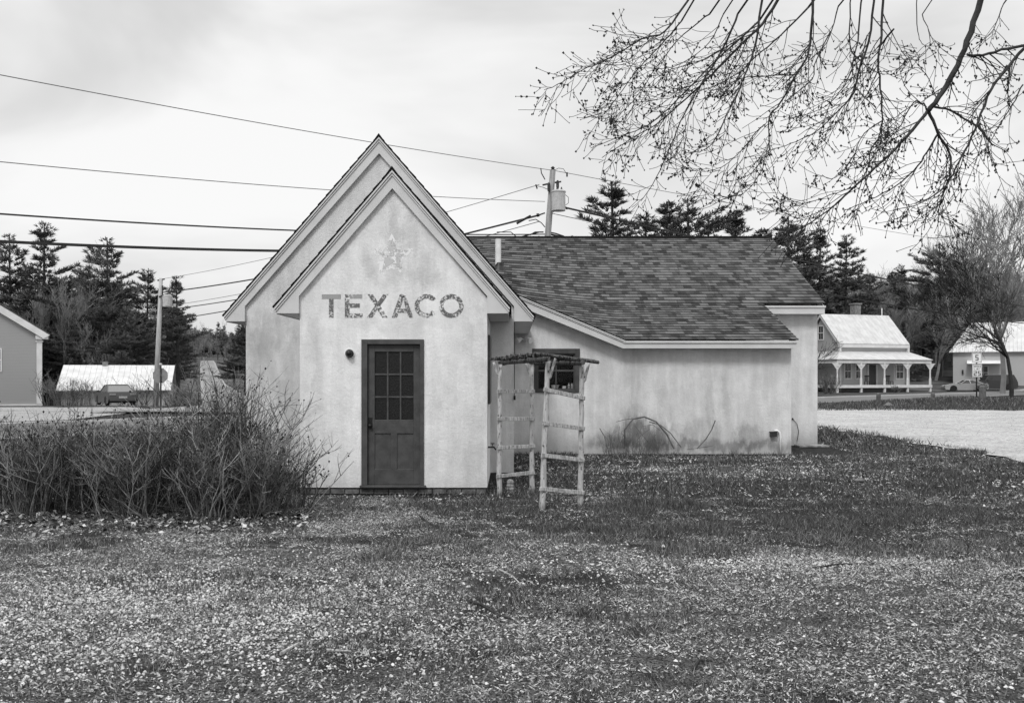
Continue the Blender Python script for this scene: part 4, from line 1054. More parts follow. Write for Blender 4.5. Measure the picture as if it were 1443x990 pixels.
x = GX(1252, 51); k = MB(); k.ico((x, 51, .1), .35, sq=.5, jit=.3); tag(k.build('rock', M['brick'], origin=(x, 51, 0)), 'dark low rock beside the nearest bollard', 'rock')

# ================================================================== CARS
def wheel(rt, x, y, r, w):
    o = bpy.data.objects.new('wheel', None); C.objects.link(o); o.parent = rt; o.location = (x, y, r)
    k = MB(); k.lathe((0, 0, 0), [(r*.6, -w/2), (r*.93, -w/2), (r, -w*.35), (r, w*.35), (r*.93, w/2), (r*.6, w/2)], 20, axis='y'); a = k.build('tyre', M['rubber']); a.parent = o
    k = MB(); k.lathe((0, 0, 0), [(r*.1, -w*.42), (r*.58, -w*.5), (r*.62, -w*.35), (r*.62, w*.35), (r*.58, w*.5), (r*.1, w*.42)], 14, axis='y'); a = k.build('rim', M['galv']); a.parent = o
def car(name, loc, ang, Lc, W, H, belt, kind, paint, label, cat):
    rt = thing(name, (0, 0, 0), label, cat); r = .33
    xf, xr = Lc*.31, -Lc*.30
    def arch(xc, r0, n=7): return [(xc+r0*math.cos(t), r+r0*math.sin(t)) for t in [PI*i/n for i in range(n+1)]]
    nose, tail = Lc/2, -Lc/2
    hood = belt*.93 if kind != 'suv' else belt*.97
    top = [(nose, .35), (nose-.02, hood*.72), (nose-.35, hood*.86), (Lc*.2, belt), (-Lc*.33, belt+.04), (tail+.12, belt+.06 if kind == 'sedan' else belt), (tail+.02, belt*.72), (tail, .42), (tail+.1, .24)]
    a1 = arch(xr, r+.07)[::-1]; a2 = arch(xf, r+.07)[::-1]
    poly = [(nose-.08, .22)]+top+[(xr-(r+.09), .2)]+a1[0:]+[(xr+(r+.09), .19), (xf-(r+.09), .19)]+a2+[(xf+r+.09, .2)]
    # a1 runs left to right over the wheel
    k = MB(); lay = []
    for (y, sx, sz) in ((-W/2, .985, 1), (-W/2+.08, 1, 1), (W/2-.08, 1, 1), (W/2, .985, 1)):
        lay.append([(x*sx, y, z if not (abs(y) == W/2 and z > belt*.7) else z-.03) for x, z in poly])
    n = len(poly); vs = [v for l in lay for v in l]
    fs = [tuple(range(n)), tuple(range(4*n-1, 3*n-1, -1))]
    for l in range(3): fs += [(l*n+i, l*n+(i+1) % n, (l+1)*n+(i+1) % n, (l+1)*n+i) for i in range(n)]
    k.add(vs, fs); b = k.build('body', paint); b.parent = rt
    md = b.modifiers.new('b', 'BEVEL'); md.width = .035; md.segments = 2; md.limit_method = 'ANGLE'
    # glasshouse
    if kind == 'sedan': g0 = [(Lc*.2, belt-.02), (Lc*.06, H-.05), (-Lc*.16, H-.03), (-Lc*.36, belt+.02)]
    elif kind == 'sport': g0 = [(Lc*.14, belt-.02), (Lc*.0, H-.04), (-Lc*.14, H-.05), (-Lc*.38, belt)]
    else: g0 = [(Lc*.22, belt-.02), (Lc*.12, H-.06), (-Lc*.42, H-.06), (-Lc*.48, belt)]
    wb, wt = W/2-.09, W/2-.28
    def hexa(p, wb, wt, ins=0.):
        vs = []
        for s in (-1, 1):
            for (x, z), ww in zip(p, (wb, wt, wt, wb)): vs.append((x, s*ww, z))
        return vs, [(0,1,2,3), (7,6,5,4), (0,4,5,1), (1,5,6,2), (2,6,7,3), (3,7,4,0)]
    k = MB(); k.add(*hexa(g0, wb, wt)); g = k.build('window_glass', M['dkwin'] if kind != 'sedan' else plain('car_glass', .05, .05, .1, spec=.9)); g.parent = rt
    k = MB(); (ax, az), (bx, bz) = g0[1], g0[2]
    k.add([(ax+.06, -wt-.02, az), (bx-.06, -wt-.02, bz), (bx-.06, wt+.02, bz), (ax+.06, wt+.02, az), (ax-.1, -wt+.08, az+.045), (bx+.1, -wt+.08, bz+.04), (bx+.1, wt-.08, bz+.04), (ax-.1, wt-.08, az+.045)],
          [(0,1,2,3), (4,7,6,5), (0,4,5,1), (1,5,6,2), (2,6,7,3), (3,7,4,0)]); ro = k.build('roof', paint); ro.parent = rt
    k = MB()
    for s in (-1, 1):
        for (i, j) in ((0, 1), (2, 3)): k.tube([(g0[i][0], s*(wb if i in (0, 3) else wt), g0[i][1]), (g0[j][0], s*(wb if j in (0, 3) else wt), g0[j][1])], .035, 5)
        mxx = (g0[1][0]+g0[2][0])/2; k.tube([(mxx-.1, s*wb, belt), (mxx, s*wt, H-.05)], .03, 5)
    pi = k.build('pillar', paint); pi.parent = rt
    for s in (-1, 1):
        k = MB(); k.box(tail-.01, tail+.14, s*(W/2-.28)-.2, s*(W/2-.28)+.2, belt*.78, belt*.92); t_ = k.build('tail_light', M['taillight'], bevel=.02); t_.parent = rt
        k = MB(); k.box(nose-.25, nose-.02, s*(W/2-.25)-.17, s*(W/2-.25)+.17, belt*.62, belt*.75); t_ = k.build('headlight', M['chrome'], bevel=.02); t_.parent = rt
        k = MB(); k.obox((Lc*.17, s*(W/2+.06), belt+.06), Vector((1, 0, 0)), Vector((0, 1, 0)), Vector((0, 0, 1)), .12, .2, .13); t_ = k.build('mirror', paint, bevel=.03); t_.parent = rt
    k = MB(); k.box(tail-.02, tail, -.26, .26, belt*.58, belt*.72); t_ = k.build('licence_plate', M['galv']); t_.parent = rt
    k = MB(); k.box(tail-.03, tail+.1, -W/2+.1, W/2-.1, .3, .44); t_ = k.build('bumper', M['iron'] if kind != 'sedan' else M['midcar'], bevel=.03); t_.parent = rt
    for xx in (xf, xr):
        for s in (-1, 1): wheel(rt, xx, s*(W/2-.12), r, .22)
    rt.location = loc; rt.rotation_euler = (0, 0, ang)
    return rt
d = 64; x = GX(163, d)
car('parked_car', (x, d, h(x, d)+.06), PI/2+math.radians(34), 4.75, 1.84, 1.42, .9, 'sedan', M['midcar'], 'dark grey sedan seen from behind on the sandy lot', 'car')
d = 101; x = GX(1359, d)
car('sports_car', (x, d, h(x, d)+.03), PI+math.radians(-10), 4.4, 1.85, 1.26, .86, 'sport', M['silver'], 'low silver sports car parked before the second house', 'car')
d = 104; x = GX(1398, d)
car('parked_car', (x, d, h(x, d)+.03), PI+math.radians(-6), 4.8, 1.9, 1.75, 1.05, 'suv', M['clouddark'], 'dark sport utility car behind the silver sports car', 'car')

# ================================================================== HOUSES
def house_local(loc, ang):
    c, s = math.cos(ang), math.sin(ang); o = Vector(loc)
    return lambda u, v, z: Vector((o.x+u*c-v*s, o.y+u*s+v*c, z))
def lb(mb, f, u0, u1, v0, v1, z0, z1):
    vs = [f(u, v, z) for z in (z0, z1) for v in (v0, v1) for u in (u0, u1)]
    mb.add(vs, [(0,2,3,1), (4,5,7,6), (0,1,5,4), (2,6,7,3), (0,4,6,2), (1,3,7,5)]); return mb
def lq(mb, f, pts, uvs=None, thick=.06):
    a = [f(*p) for p in pts]; n = len(a); dn = Vector((0, 0, -thick)); vs = a+[p+dn for p in a]
    mb.add(vs, [tuple(range(n)), tuple(range(2*n-1, n-1, -1))]+[(i, i+n, (i+1) % n+n, (i+1) % n) for i in range(n)])
    if uvs is not None:
        if mb.uv is None: mb.uv = []
        mb.uv += list(uvs)*2
def hwin(f, side, a, z0, z1, w, parent, off=.0, sash=True):    # side: ('v',v) front wall or ('u',u) end wall
    k = MB(); t = .12
    def bx(m, a0, a1, zz0, zz1, p0, p1):
        if side[0] == 'v': lb(m, f, a0, a1, side[1]-p1, side[1]-p0, zz0, zz1)
        else: lb(m, f, side[1]-p1, side[1]-p0, a0, a1, zz0, zz1)
    bx(k, a-t, a, z0-t, z1+t, .0, .06); bx(k, a+w, a+w+t, z0-t, z1+t, .0, .06); bx(k, a, a+w, z1, z1+t, 0, .06); bx(k, a, a+w, z0-t, z0, 0, .06)
    wn = k.build('window', M['house_white'], parent)
    k = MB(); bx(k, a, a+w, z0, z1, .0, .02); k.build('pane', M['dkwin'], wn)
    if sash:
        k = MB(); zm_ = (z0+z1)/2; bx(k, a, a+w, zm_-.04, zm_+.04, .022, .05); bx(k, a+w/2-.02, a+w/2+.02, z0, zm_-.04, .022, .04); bx(k, a+w/2-.02, a+w/2+.02, zm_+.04, z1, .022, .04); k.build('sash', M['house_white'], wn)
# porch house
D0 = 98; X0 = GX(1183, D0); th = math.radians(18)
ph = thing('porch_house', (X0, D0, 0), 'white house with pale metal roof and a wraparound porch on turned posts', 'house')
f = house_local((X0, D0, 0), th); LL = 9.0; DP = 6.6; ZE_ = 5.15; ZRi = 8.45
m = MB(); lb(m, f, .25, LL-.25, .3, DP-.3, 0, ZE_-.15)
m.add([f(.25, .3, ZE_-.15), f(.25, DP-.3, ZE_-.15), f(.25, DP/2, ZRi-.4)], [(0, 1, 2)]); m.add([f(LL-.25, .3, ZE_-.15), f(LL-.25, DP-.3, ZE_-.15), f(LL-.25, DP/2, ZRi-.4)], [(0, 1, 2)])
m.build('wall', M['clap_white'], ph)
m = MB(); lq(m, f, [(0, 0, ZE_), (LL, 0, ZE_), (LL, DP/2, ZRi), (0, DP/2, ZRi)], [(0, 0), (9, 0), (9, 4.6), (0, 4.6)]); lq(m, f, [(LL, DP, ZE_), (0, DP, ZE_), (0, DP/2, ZRi), (LL, DP/2, ZRi)], [(0, 0), (9, 0), (9, 4.6), (0, 4.6)])
rf = m.build('roof', M['metalroof'], ph)
m = MB(); lb(m, f, 4.6, 5.4, DP/2+.1, DP/2+.9, ZRi-.4, ZRi+1.3); lb(m, f, 4.5, 5.5, DP/2, DP/2+1, ZRi+1.15, ZRi+1.3); m.build('chimney', M['chimney'], rf)
m = MB(); m.tube([f(8.1, DP/2, ZRi-.1), f(8.1, DP/2, ZRi+.8)], .06, 6); m.build('vent_pipe', M['white'], rf)
m = MB(); lb(m, f, 0, LL, -.02, .28, ZE_-.42, ZE_-.08); lb(m, f, .0, .24, -.0, .3, 0, ZE_-.42); lb(m, f, LL-.24, LL, -.0, .3, 0, ZE_-.42); 
for (va, vb) in ((-.0, DP/2), (DP, DP/2)):
    a = [f(-.03, va, ZE_-.06), f(-.03, vb, ZRi-.06), f(-.03, vb, ZRi-.35), f(-.03, va, ZE_-.35)]; m.add(a, [(0, 1, 2, 3)])
m.build('cornice', M['house_white'], ph)
hwin(f, ('u', .25), 3.05, 5.7, 7.1, .75, ph)
PD = 2.2; ZPE, ZPT = 3.45, 4.35; uL, uR = -2.0, 10.1
m = MB(); lq(m, f, [(uL, -PD, ZPE), (uR, -PD, ZPE), (LL, .28, ZPT), (.25, .28, ZPT)], [(0, 0), (13, 0), (11, 2.6), (2, 2.6)]); lq(m, f, [(uL, DP, ZPE), (uL, -PD, ZPE), (.25, .28, ZPT), (.25, DP, ZPT)], [(0, 0), (9, 0), (7, 2.6), (0, 2.6)]); lq(m, f, [(uR, -PD, ZPE), (uR, 3, ZPE), (LL, 3, ZPT), (LL, .28, ZPT)], [(0, 0), (5, 0), (5, 2.6), (2, 2.6)])
m.build('porch_roof', M['metalroof'], ph)
m = MB(); lb(m, f, uL+.1, uR-.1, -PD+.1, -PD+.3, ZPE-.4, ZPE-.07); lb(m, f, uL+.1, uL+.3, -PD+.3, DP, ZPE-.4, ZPE-.07); lb(m, f, uR-.3, uR-.1, -PD+.3, 3, ZPE-.4, ZPE-.07); m.build('porch_beam', M['house_white'], ph)
m = MB(); lb(m, f, uL+.1, uR-.1, -PD+.1, .3, .62, .74); lb(m, f, uL+.1, .3, .3, DP, .62, .74); lb(m, f, uL+.05, uR-.05, -PD+.05, -PD+.1, .5, .8); lb(m, f, uL+.03, uL+.08, -PD+.1, DP, .5, .8); m.build('porch_floor', M['house_white'], ph)
postu = [uL+.2, 1.0, 3.7, 6.4, 8.9, uR-.2]
postu = [uL+.2]+[uL+.2+(uR-.4-uL)*i/4 for i in range(1, 5)]
def tpost(u, v):
    c = f(u, v, .8); k = MB(); k.lathe(c, [(.13, 0), (.13, .6), (.09, .7), (.08, 1.2), (.1, 1.7), (.08, 1.8), (.12, 1.9), (.12, ZPE-1.15)], 8)
    for s in (-1, 1): k.add([f(u+s*.1, v-.03, 3.05), f(u+s*.75, v-.03, 3.05), f(u+s*.55, v-.03, 2.95), f(u+s*.1, v-.03, 2.4), f(u+s*.1, v+.03, 3.05), f(u+s*.75, v+.03, 3.05), f(u+s*.55, v+.03, 2.95), f(u+s*.1, v+.03, 2.4)], [(0,1,2,3), (7,6,5,4), (0,4,5,1), (1,5,6,2), (2,6,7,3), (3,7,4,0)])
    lb(k, f, u-.1, u+.1, v-.1, v+.1, 0, .5)
    k.build('porch_post', M['house_white'], ph)
for u in postu: tpost(u, -PD+.2)
tpost(uL+.2, 1.8); tpost(uL+.2, 5.5)
for u in (.9, 2.3): hwin(f, ('v', .3), u, 1.5, 3.0, .7, ph)
m = MB(); lb(m, f, 3.9, 4.8, .24, .299, .76, 2.9); m.build('door', M['door'], ph); m = MB(); lb(m, f, 4.82, 5.0, .2, .299, .76, 3.0); lb(m, f, 3.7, 3.88, .2, .299, .76, 3.0); m.build('door_frame', M['house_white'], ph)
m = MB(); m.add([f(6.1, .3, .76), f(6.6, -.4, .76), f(8, -.4, .76), f(8.5, .3, .76), f(6.1, .3, 3.1), f(6.6, -.4, 3.1), f(8, -.4, 3.1), f(8.5, .3, 3.1)], [(0,1,5,4), (1,2,6,5), (2,3,7,6), (4,5,6,7)]); m.build('bay', M['clap_white'], ph)
hwin(f, ('v', -.4), 6.9, 1.5, 2.9, .85, ph); 
# chairs on the porch
def pchair(u, label):
    o = f(u, -.9, .74); rt = thing('porch_chair', tuple(o), label, 'chair'); k = MB(); w = .55
    g = house_local((o.x, o.y, o.z), th)
    lb(k, g, -w/2, w/2, -.25, .25, o.z+.4, o.z+.45); k.build('seat', M['iron'], rt)
    k = MB(); lb(k, g, -w/2, w/2, .22, .27, o.z+.9, o.z+1.05)
    for q in range(5): lb(k, g, -w/2+.1*q+.03, -w/2+.1*q+.07, .23, .26, o.z+.45, o.z+.9)
    k.build('backrest', M['iron'], rt)
    for (a, b) in ((-1, -1), (1, -1), (-1, 1), (1, 1)):
        k = MB(); lb(k, g, a*w/2-.03, a*w/2+.03, b*.22-.03, b*.22+.03, o.z, o.z+.4); k.build('leg', M['iron'], rt)
pchair(2.9, 'slatted dark chair on the porch, nearest its left corner'); pchair(5.6, 'dark chair on the porch right of its door')
# second house
D1 = 118; X1 = GX(1343, D1); 
h2 = thing('white_house', (X1, D1, h(X1, D1)), 'white house with pale roof half hidden by branches at the right edge', 'house'); zb2 = h(X1, D1)
f2 = house_local((X1, D1, 0), math.radians(-27)); m = MB(); lb(m, f2, 0, 12, 0, 8, zb2-.5, 4.7); m.build('wall', M['clap_white'], h2)
m = MB(); lq(m, f2, [(-.5, -.5, 4.75), (12.5, -.5, 4.75), (12.5, 4, 8.6), (2.0, 4, 8.6)], [(0, 0), (13, 0), (13, 6), (2, 6)]); lq(m, f2, [(12.5, 8.5, 4.7), (-.5, 8.5, 4.7), (2.0, 4, 8.6), (12.5, 4, 8.6)], [(0, 0), (13, 0), (13, 6), (2, 6)]); lq(m, f2, [(-.5, 8.5, 4.72), (-.5, -.5, 4.73), (2., 4, 8.6)], [(0, 0), (9, 0), (4, 5)]); m.build('roof', M['metalroof'], h2)
hwin(f2, ('v', 0), 3.0, 1.4, 2.9, .9, h2); m = MB(); lb(m, f2, 1.0, 1.2, -.2, -.003, 2.0, 2.5); m.build('wall_lamp', M['iron'], h2)
m = MB(); lq(m, f2, [(1.6, -1.6, 3.3), (5.4, -1.6, 3.3), (5.4, 0, 3.7), (1.6, 0, 3.7)]); m.build('porch_roof', M['house_white'], h2)
for i, px in enumerate((1355, 1360)):
    pass
# left house, gable end towards us
D3 = 82; xc3 = GX(59, D3); z3 = h(xc3, D3)
h3 = thing('clapboard_house', (xc3, D3, z3), 'grey clapboard house with white corner pilaster at the left edge', 'house')
f3 = house_local((xc3, D3, 0), math.radians(28)); W3 = 9.6; ze = P(0, 470, D3).z
m = MB(); lb(m, f3, -W3, -.02, .02, 11, z3-.6, ze); m.add([f3(-W3, .02, ze), f3(-.02, .02, ze), f3(-W3/2, .02, ze+3.0)], [(0, 1, 2)]); m.build('wall', M['clap_grey'], h3)
m = MB(); 
for s in (0, 1):
    e = .65 if s == 0 else -W3-.65
    lq(m, f3, [(e, -.4, ze-.0), (e, 14.4, ze-.0), (-W3/2, 14.4, ze+3.5), (-W3/2, -.4, ze+3.5)], [(0, 0)]*4, .12)
m.build('roof', M['trim_dark'], h3)
m = MB()
for s in (-1, 1):
    e = -W3/2+s*(W3/2+.62); mid = -W3/2
    m.add([f3(e, -.42, ze-.13), f3(mid, -.42, ze+3.38), f3(mid, -.42, ze+2.75), f3(e-s*.5, -.42, ze-.45), f3(e, -.02, ze-.13), f3(mid, -.02, ze+3.38), f3(mid, -.02, ze+2.75), f3(e-s*.5, -.02, ze-.45)], [(0,1,2,3), (7,6,5,4), (0,4,5,1), (1,5,6,2), (2,6,7,3), (3,7,4,0)])
lb(m, f3, -.5, .5, -.3, .3, ze-.5, ze-.14); lb(m, f3, -.42, .02, -.1, .0, z3+.3, ze-.5); lb(m, f3, -.5, .1, -.14, .0, ze-.75, ze-.6); lb(m, f3, -W3, .05, -.06, .0, z3-.5, z3+.3); m.build('cornice', M['house_white'], h3)
hwin(f3, ('v', .02), -4.2, 2.2, 4.0, 1.0, h3)
# low metal-roofed building
D4 = 76; xa, xb = GX(82, D4), GX(241, D4); zb4 = h((xa+xb)/2, D4)
h4 = thing('low_shed', ((xa+xb)/2, D4, zb4), 'long low building with a pale metal roof behind the parked sedan', 'shed')
zE4, zR4 = P(0, 549, D4-.4).z, P(0, 514.5, D4+4).z
f4 = house_local((xb, D4, 0), math.radians(17)); L4 = 8.5
m = MB(); lq(m, f4, [(-L4, -.4, zE4), (0, -.4, zE4), (.1, 4, zR4), (-L4-.1, 4, zR4)], [(0, 0), (9, 0), (9, 4), (0, 4)])
lq(m, f4, [(0, 8.4, zE4), (-L4, 8.4, zE4), (-L4-.1, 4, zR4), (.1, 4, zR4)], [(0, 0), (9, 0), (9, 4), (0, 4)]); rf4 = m.build('roof', M['metalroof'], h4)
m = MB(); lb(m, f4, -5.6, -5.2, 3.8, 4.2, zR4-.3, zR4+.28); m.build('chimney', M['chimney'], rf4)
m = MB(); lb(m, f4, -L4+.3, -.2, .1, 7.9, zb4-1, zE4-.07); m.add([f4(-.2, .1, zE4-.07), f4(-.2, 7.9, zE4-.07), f4(-.2, 4, zR4-.1)], [(0, 1, 2)]); m.build('wall', M['clap_grey'], h4)

# ================================================================== TREES
def tufts(centers, dirs, n, L, W, spread, tones):
    m = len(centers); Cn = np.repeat(np.array(centers), n, 0); Dn = np.repeat(np.array(dirs), n, 0); k = len(Cn)
    v = Dn+(NR.rand(k, 3)-.5)*2*spread; v /= np.linalg.norm(v, axis=1)[:, None]
    r = NR.rand(k, 3)-.5; s = np.cross(v, r); s /= np.linalg.norm(s, axis=1)[:, None]+1e-9
    Lk = L*(.6+.7*NR.rand(k))[:, None]; Wk = W*(.7+.6*NR.rand(k))[:, None]
    o = Cn+(NR.rand(k, 3)-.5)*.12
    V = np.stack([o-s*Wk*.35, o+s*Wk*.35, o+v*Lk*.7+s*Wk*.6, o+v*Lk*1.05], 1)
    return V, np.repeat(np.array(tones), n)
def make_pine(seed, H, Lmax, bare=.3, gap=.0, shape='pine', dens=1.):
    R.seed(seed); NR.seed(seed); wood = MB(); cen = []; drs = []; tn = []
    lean = Vector((R.uniform(-.02, .02), R.uniform(-.02, .02), 1)); tp = [lean*(H*i/10) for i in range(11)]
    wood.tube(tp, [H*.013*(1-.9*i/10)+.02 for i in range(11)], 7)
    z = H*bare*.6; azp = R.uniform(0, 6.28)
    while z < H*.985:
        t = z/H; azp += R.uniform(-1.2, 1.2); wsc = R.uniform(.62, 1.2); live = z > H*bare*(.8+R.uniform(-.1, .2))
        nb = R.randint(3, 5); a0 = R.uniform(0, 2*PI)
        for b in range(nb):
            if R.random() < gap: continue
            az = a0+2*PI*b/nb+R.uniform(-.4, .4)
            pf = min(1, (1-t)/.52)**.82*(.6+.4*min(1, (t-bare*.6)/.25))*wsc*(1+.35*math.cos(az-azp)) if shape == 'pine' else (1-t)**.9
            L = Lmax*pf*R.uniform(.4, 1.2)+.25*(1-t)
            el = -.12+.75*t**2+R.uniform(-.12, .12)
            if not live: L *= .5
            p = lean*z; dr = Vector((math.cos(az)*math.cos(el), math.sin(az)*math.cos(el), math.sin(el)))
            pts = [p.copy()]; ns = 5; d_ = dr.copy()
            for i in range(ns):
                d_ = (d_+Vector((R.uniform(-.12, .12), R.uniform(-.12, .12), R.uniform(-.02, .12)))).normalized(); pts.append(pts[-1]+d_*L/ns)
            wood.tube(pts, [.012*H*(.22)*(1-.8*i/ns)*(L/Lmax*.7+.3) for i in range(ns+1)], 3, cap=False)
            if not live: continue
            side = Vector((-math.sin(az), math.cos(az), 0)); s = .28 if L > 1 else .1
            btone = R.random()
            while s < 1.0:
                i = min(ns-1, int(s*ns)); q = pts[i].lerp(pts[i+1], s*ns-i)
                wl = L*.36*(1.15-s)*R.uniform(.5, 1.3)
                if t > .93: wl = .0
                for sg in ((-1, 1) if wl > 0 else ()):
                    steps = max(1, int(wl/.26)); 
                    for st in range(steps):
                        ff = (st+.6)/steps; c = q+(side*sg*.8+dr*.55).normalized()*wl*ff+Vector((0, 0, R.uniform(-.04, .16)+.08*ff))
                        dd = (side*sg*.5+dr*.5+Vector((0, 0, .55))).normalized()
                        cen.append(tuple(c)); drs.append(tuple(dd)); tn.append(min(1, max(0, .55*btone+.45*R.random()+.12*ff)))
                s += .3/max(.7, L)
            cen.append(tuple(pts[-1])); drs.append(tuple(d_)); tn.append(.7)
        z += R.uniform(.36, .85)*(H/18)*(1 if t < .9 else .6)
    V, tt = tufts(cen, drs, max(3, int(11*dens)), .36*H/18+.04, .075, .7, tn)
    return wood, V, tt
def pine_obj(name, data, label, group=None):
    rt = thing(name, (0, 0, 0), label, 'tree', group); w, V, tt = data
    o = w.build('trunk', M['bark']); o.parent = rt
    Fc = np.arange(len(V)*4).reshape(-1, 4); o = npmesh('crown', V, Fc, M['needles'], tt, rt); return rt
def make_bare(seed, H, spread=.5, lv=4, rmin=.012, trunkh=.3, up=.12, curl=.16, tips_r=.012, nb=(3, 5)):
    R.seed(seed); tr = MB(); cr = MB()
    def g(p, d, L, r, lvl, mb):
        ns = 5 if lvl > 1 else 3; pts = [p]; rad = [r]; dd = d
        for i in range(ns):
            dd = (dd+Vector((R.uniform(-curl, curl), R.uniform(-curl, curl), R.uniform(-curl, curl)*.6+up*.5))).normalized(); pts.append(pts[-1]+dd*L/ns); rad.append(max(rmin, r*(1-.5*(i+1)/ns)))
        mb.tube(pts, rad, 5 if lvl >= 3 else 3, cap=False)
        if lvl == 0: return
        for k in range(R.randint(*nb)+(2 if lvl == lv else 0)):
            i = R.randint(1 if lvl < lv else 2, ns); a = R.uniform(0, 2*PI); sp = R.uniform(.35, 1.)*spread*1.6
            o1 = dd.orthogonal().normalized(); o2 = dd.cross(o1); nd = (dd+(o1*math.cos(a)+o2*math.sin(a))*sp).normalized()
            g(pts[i], nd, L*R.uniform(.5, .78), max(rmin, rad[i]*R.uniform(.5, .7)), lvl-1, cr)
    g(Vector((0, 0, -.2)), Vector((R.uniform(-.05, .05), R.uniform(-.05, .05), 1)).normalized(), H*.42, H*.011+.03, lv, tr)
    return tr, cr
def bare_obj(name, data, mat, label, group=None):
    rt = thing(name, (0, 0, 0), label, 'tree', group); o = data[0].build('trunk', mat); o.parent = rt; o = data[1].build('branches', mat); o.parent = rt; return rt
def place(src, used, px, d, H, Hsrc, label, group=None, rot=None, wid=1., zoff=0.):
    o = src if not used[0] else copy_tree(src); used[0] = True
    x = GX(px, d); o.location = (x, d, h(x, d)+zoff); s = H/Hsrc; o.scale = (s*wid, s*wid, s); o.rotation_euler = (0, 0, R.uniform(0, 6.28) if rot is None else rot)
    o['label'] = label
    if group: o['group'] = group
    elif 'group' in o: del o['group']
    return o
pines = []
for i, (H, Lm, br, gp, dn) in enumerate([(20, 5.2, .18, .05, 1.), (20, 4.6, .3, .10, 1.), (20, 6.0, .2, .1, 1.), (20, 3.6, .25, .12, 1.), (20, 5.4, .08, .04, 1.)]):
    pines.append((pine_obj('pine_tree', make_pine(100+i, H, Lm, br, gp, dens=dn), 'x'), [False], 20.))
spruce = (pine_obj('spruce_tree', make_pine(150, 12, 2.4, .05, .02, 'spruce', 1.), 'x'), [False], 12.)
bares = [(bare_obj('bare_tree', make_bare(200+i, 15, sp, 5, .013, nb=(3, 4), up=u), M[mt], 'x'), [False], 15.) for i, (sp, u, mt) in enumerate([(.42, .16, 'twig'), (.5, .12, 'twig_pale'), (.36, .2, 'twig'), (.55, .1, 'twig')])]
def ht(px, py, d): return P(px, py, d).z-h(GX(px, d), d)
R.seed(77)
LP = [(62, 313, 100, 0, 'tall pine at the left, its crown crossed by both heavy cables'), (15, 330, 104, 2, 'broad pine above the clapboard house at the left edge'), (154, 335, 96, 2, 'pine with tiered branches rising behind the parked sedan'),
      (205, 378, 104, 4, 'dark pine between the tiered pine and the left utility pole'), (118, 372, 112, 4, 'dark pine filling the gap between the two tallest left pines'), (252, 388, 92, 3, 'leaning slender pine just right of the left utility pole'),
      (235, 420, 118, 1, 'dark pine behind the left utility pole'), (180, 430, 88, 4, 'low dense pine behind the metal roofed shed'), (100, 440, 90, 4, 'low dense pine behind the left end of the metal roofed shed'),
      (345, 452, 190, 2, 'dark spreading pine right of the uphill road, touching the left gable eave'), (372, 452, 170, 4, 'dark pine half hidden behind the left gable wall'), (330, 474, 250, 0, 'small far pine on the right side of the uphill road'),
      (868, 256, 92, 0, 'tall dark pine rising behind the roof right of the transformer pole'), (903, 298, 100, 4, 'small pine directly right of the tall one above the roof ridge'), (935, 284, 104, 1, 'airy pine above the middle of the roof ridge'),
      (971, 279, 100, 2, 'broad pine above the roof ridge, right of the airy one'), (1003, 305, 108, 4, 'low pine filling the gap above the roof ridge'), (1032, 297, 110, 3, 'slender pine above the right part of the roof ridge'), (1068, 322, 118, 1, 'smallest pine top above the right end of the ridge'),
      (1107, 308, 112, 0, 'dense dark pine just beyond the right end of the ridge'), (1133, 330, 118, 4, 'pine between the dense dark one and the tiered pair'), (1154, 322, 120, 3, 'narrow tiered pine above the right eave'),
      (1190, 331, 120, 0, 'tiered pine above the porch house roof left end'), (1228, 384, 135, 4, 'small distant pine above the chimney'), (1255, 382, 140, 1, 'small distant pine right of the chimney'), (1271, 374, 138, 0, 'distant pointed pine between porch house and second house'),
      (1325, 343, 128, 2, 'wide layered pine on the hill above the second house'), (1300, 385, 150, 4, 'dark distant pine left of the wide layered pine'), (1215, 420, 130, 4, 'dark low pine directly behind the porch house chimney'), (1170, 395, 128, 2, 'dark pine behind the porch house roof'),
      (1100, 360, 120, 4, 'dark pine seen behind the sloping right roof edge')]
for (px, py, d, i, lb_) in LP: place(pines[i][0], pines[i][1], px, d, ht(px, py, d), 20., lb_, 'pines round the village', wid=(1.55 if 850 < px < 1120 else 1.2))
place(spruce[0], spruce[1], 1271, 112, ht(1271, 450, 112), 12., 'very dark pointed spruce right beside the porch house')
place(spruce[0], spruce[1], 1288, 122, ht(1288, 478, 122), 12., 'second smaller dark spruce right of the porch house')
# woodland, trees one could count
R.seed(5)
GB = 'bare trees of the wooded slopes'
for i in range(58):
    px = R.uniform(-60, 246); d = R.uniform(86, 150); b = bares[R.randint(0, 3)]
    place(b[0], b[1], px, d, R.uniform(9, 15), 15., 'leafless tree in the dark wood behind the shed at left', GB+' at left')
for i in range(26):
    px = R.uniform(-70, 225); d = R.uniform(96, 150); b = pines[R.choice((0, 4, 4, 2))]
    place(b[0], b[1], px, d, R.uniform(9, 15), 20., 'dark evergreen filling the wood behind the shed at left', 'evergreens in the left wood', wid=1.3)
for i in range(34):
    d = R.uniform(150, 520); s = R.choice((-1, 1)); xr_ = -52.8-.335*(d-171)+s*R.uniform(8, 26); b = bares[R.randint(0, 3)]; px = CX+F*xr_/d
    place(b[0], b[1], px, d, R.uniform(12, 17), 15., 'leafless tree lining the uphill road', GB+' along the uphill road')
for i in range(24):
    d = R.uniform(175, 520); s = R.choice((-1, 1)); xr_ = -52.8-.335*(d-171)+s*R.uniform(12, 30); b = pines[R.randint(0, 4)]; px = CX+F*xr_/d
    place(b[0], b[1], px, d, R.uniform(13, 19), 20., 'dark pine lining the uphill road', 'pines along the uphill road')
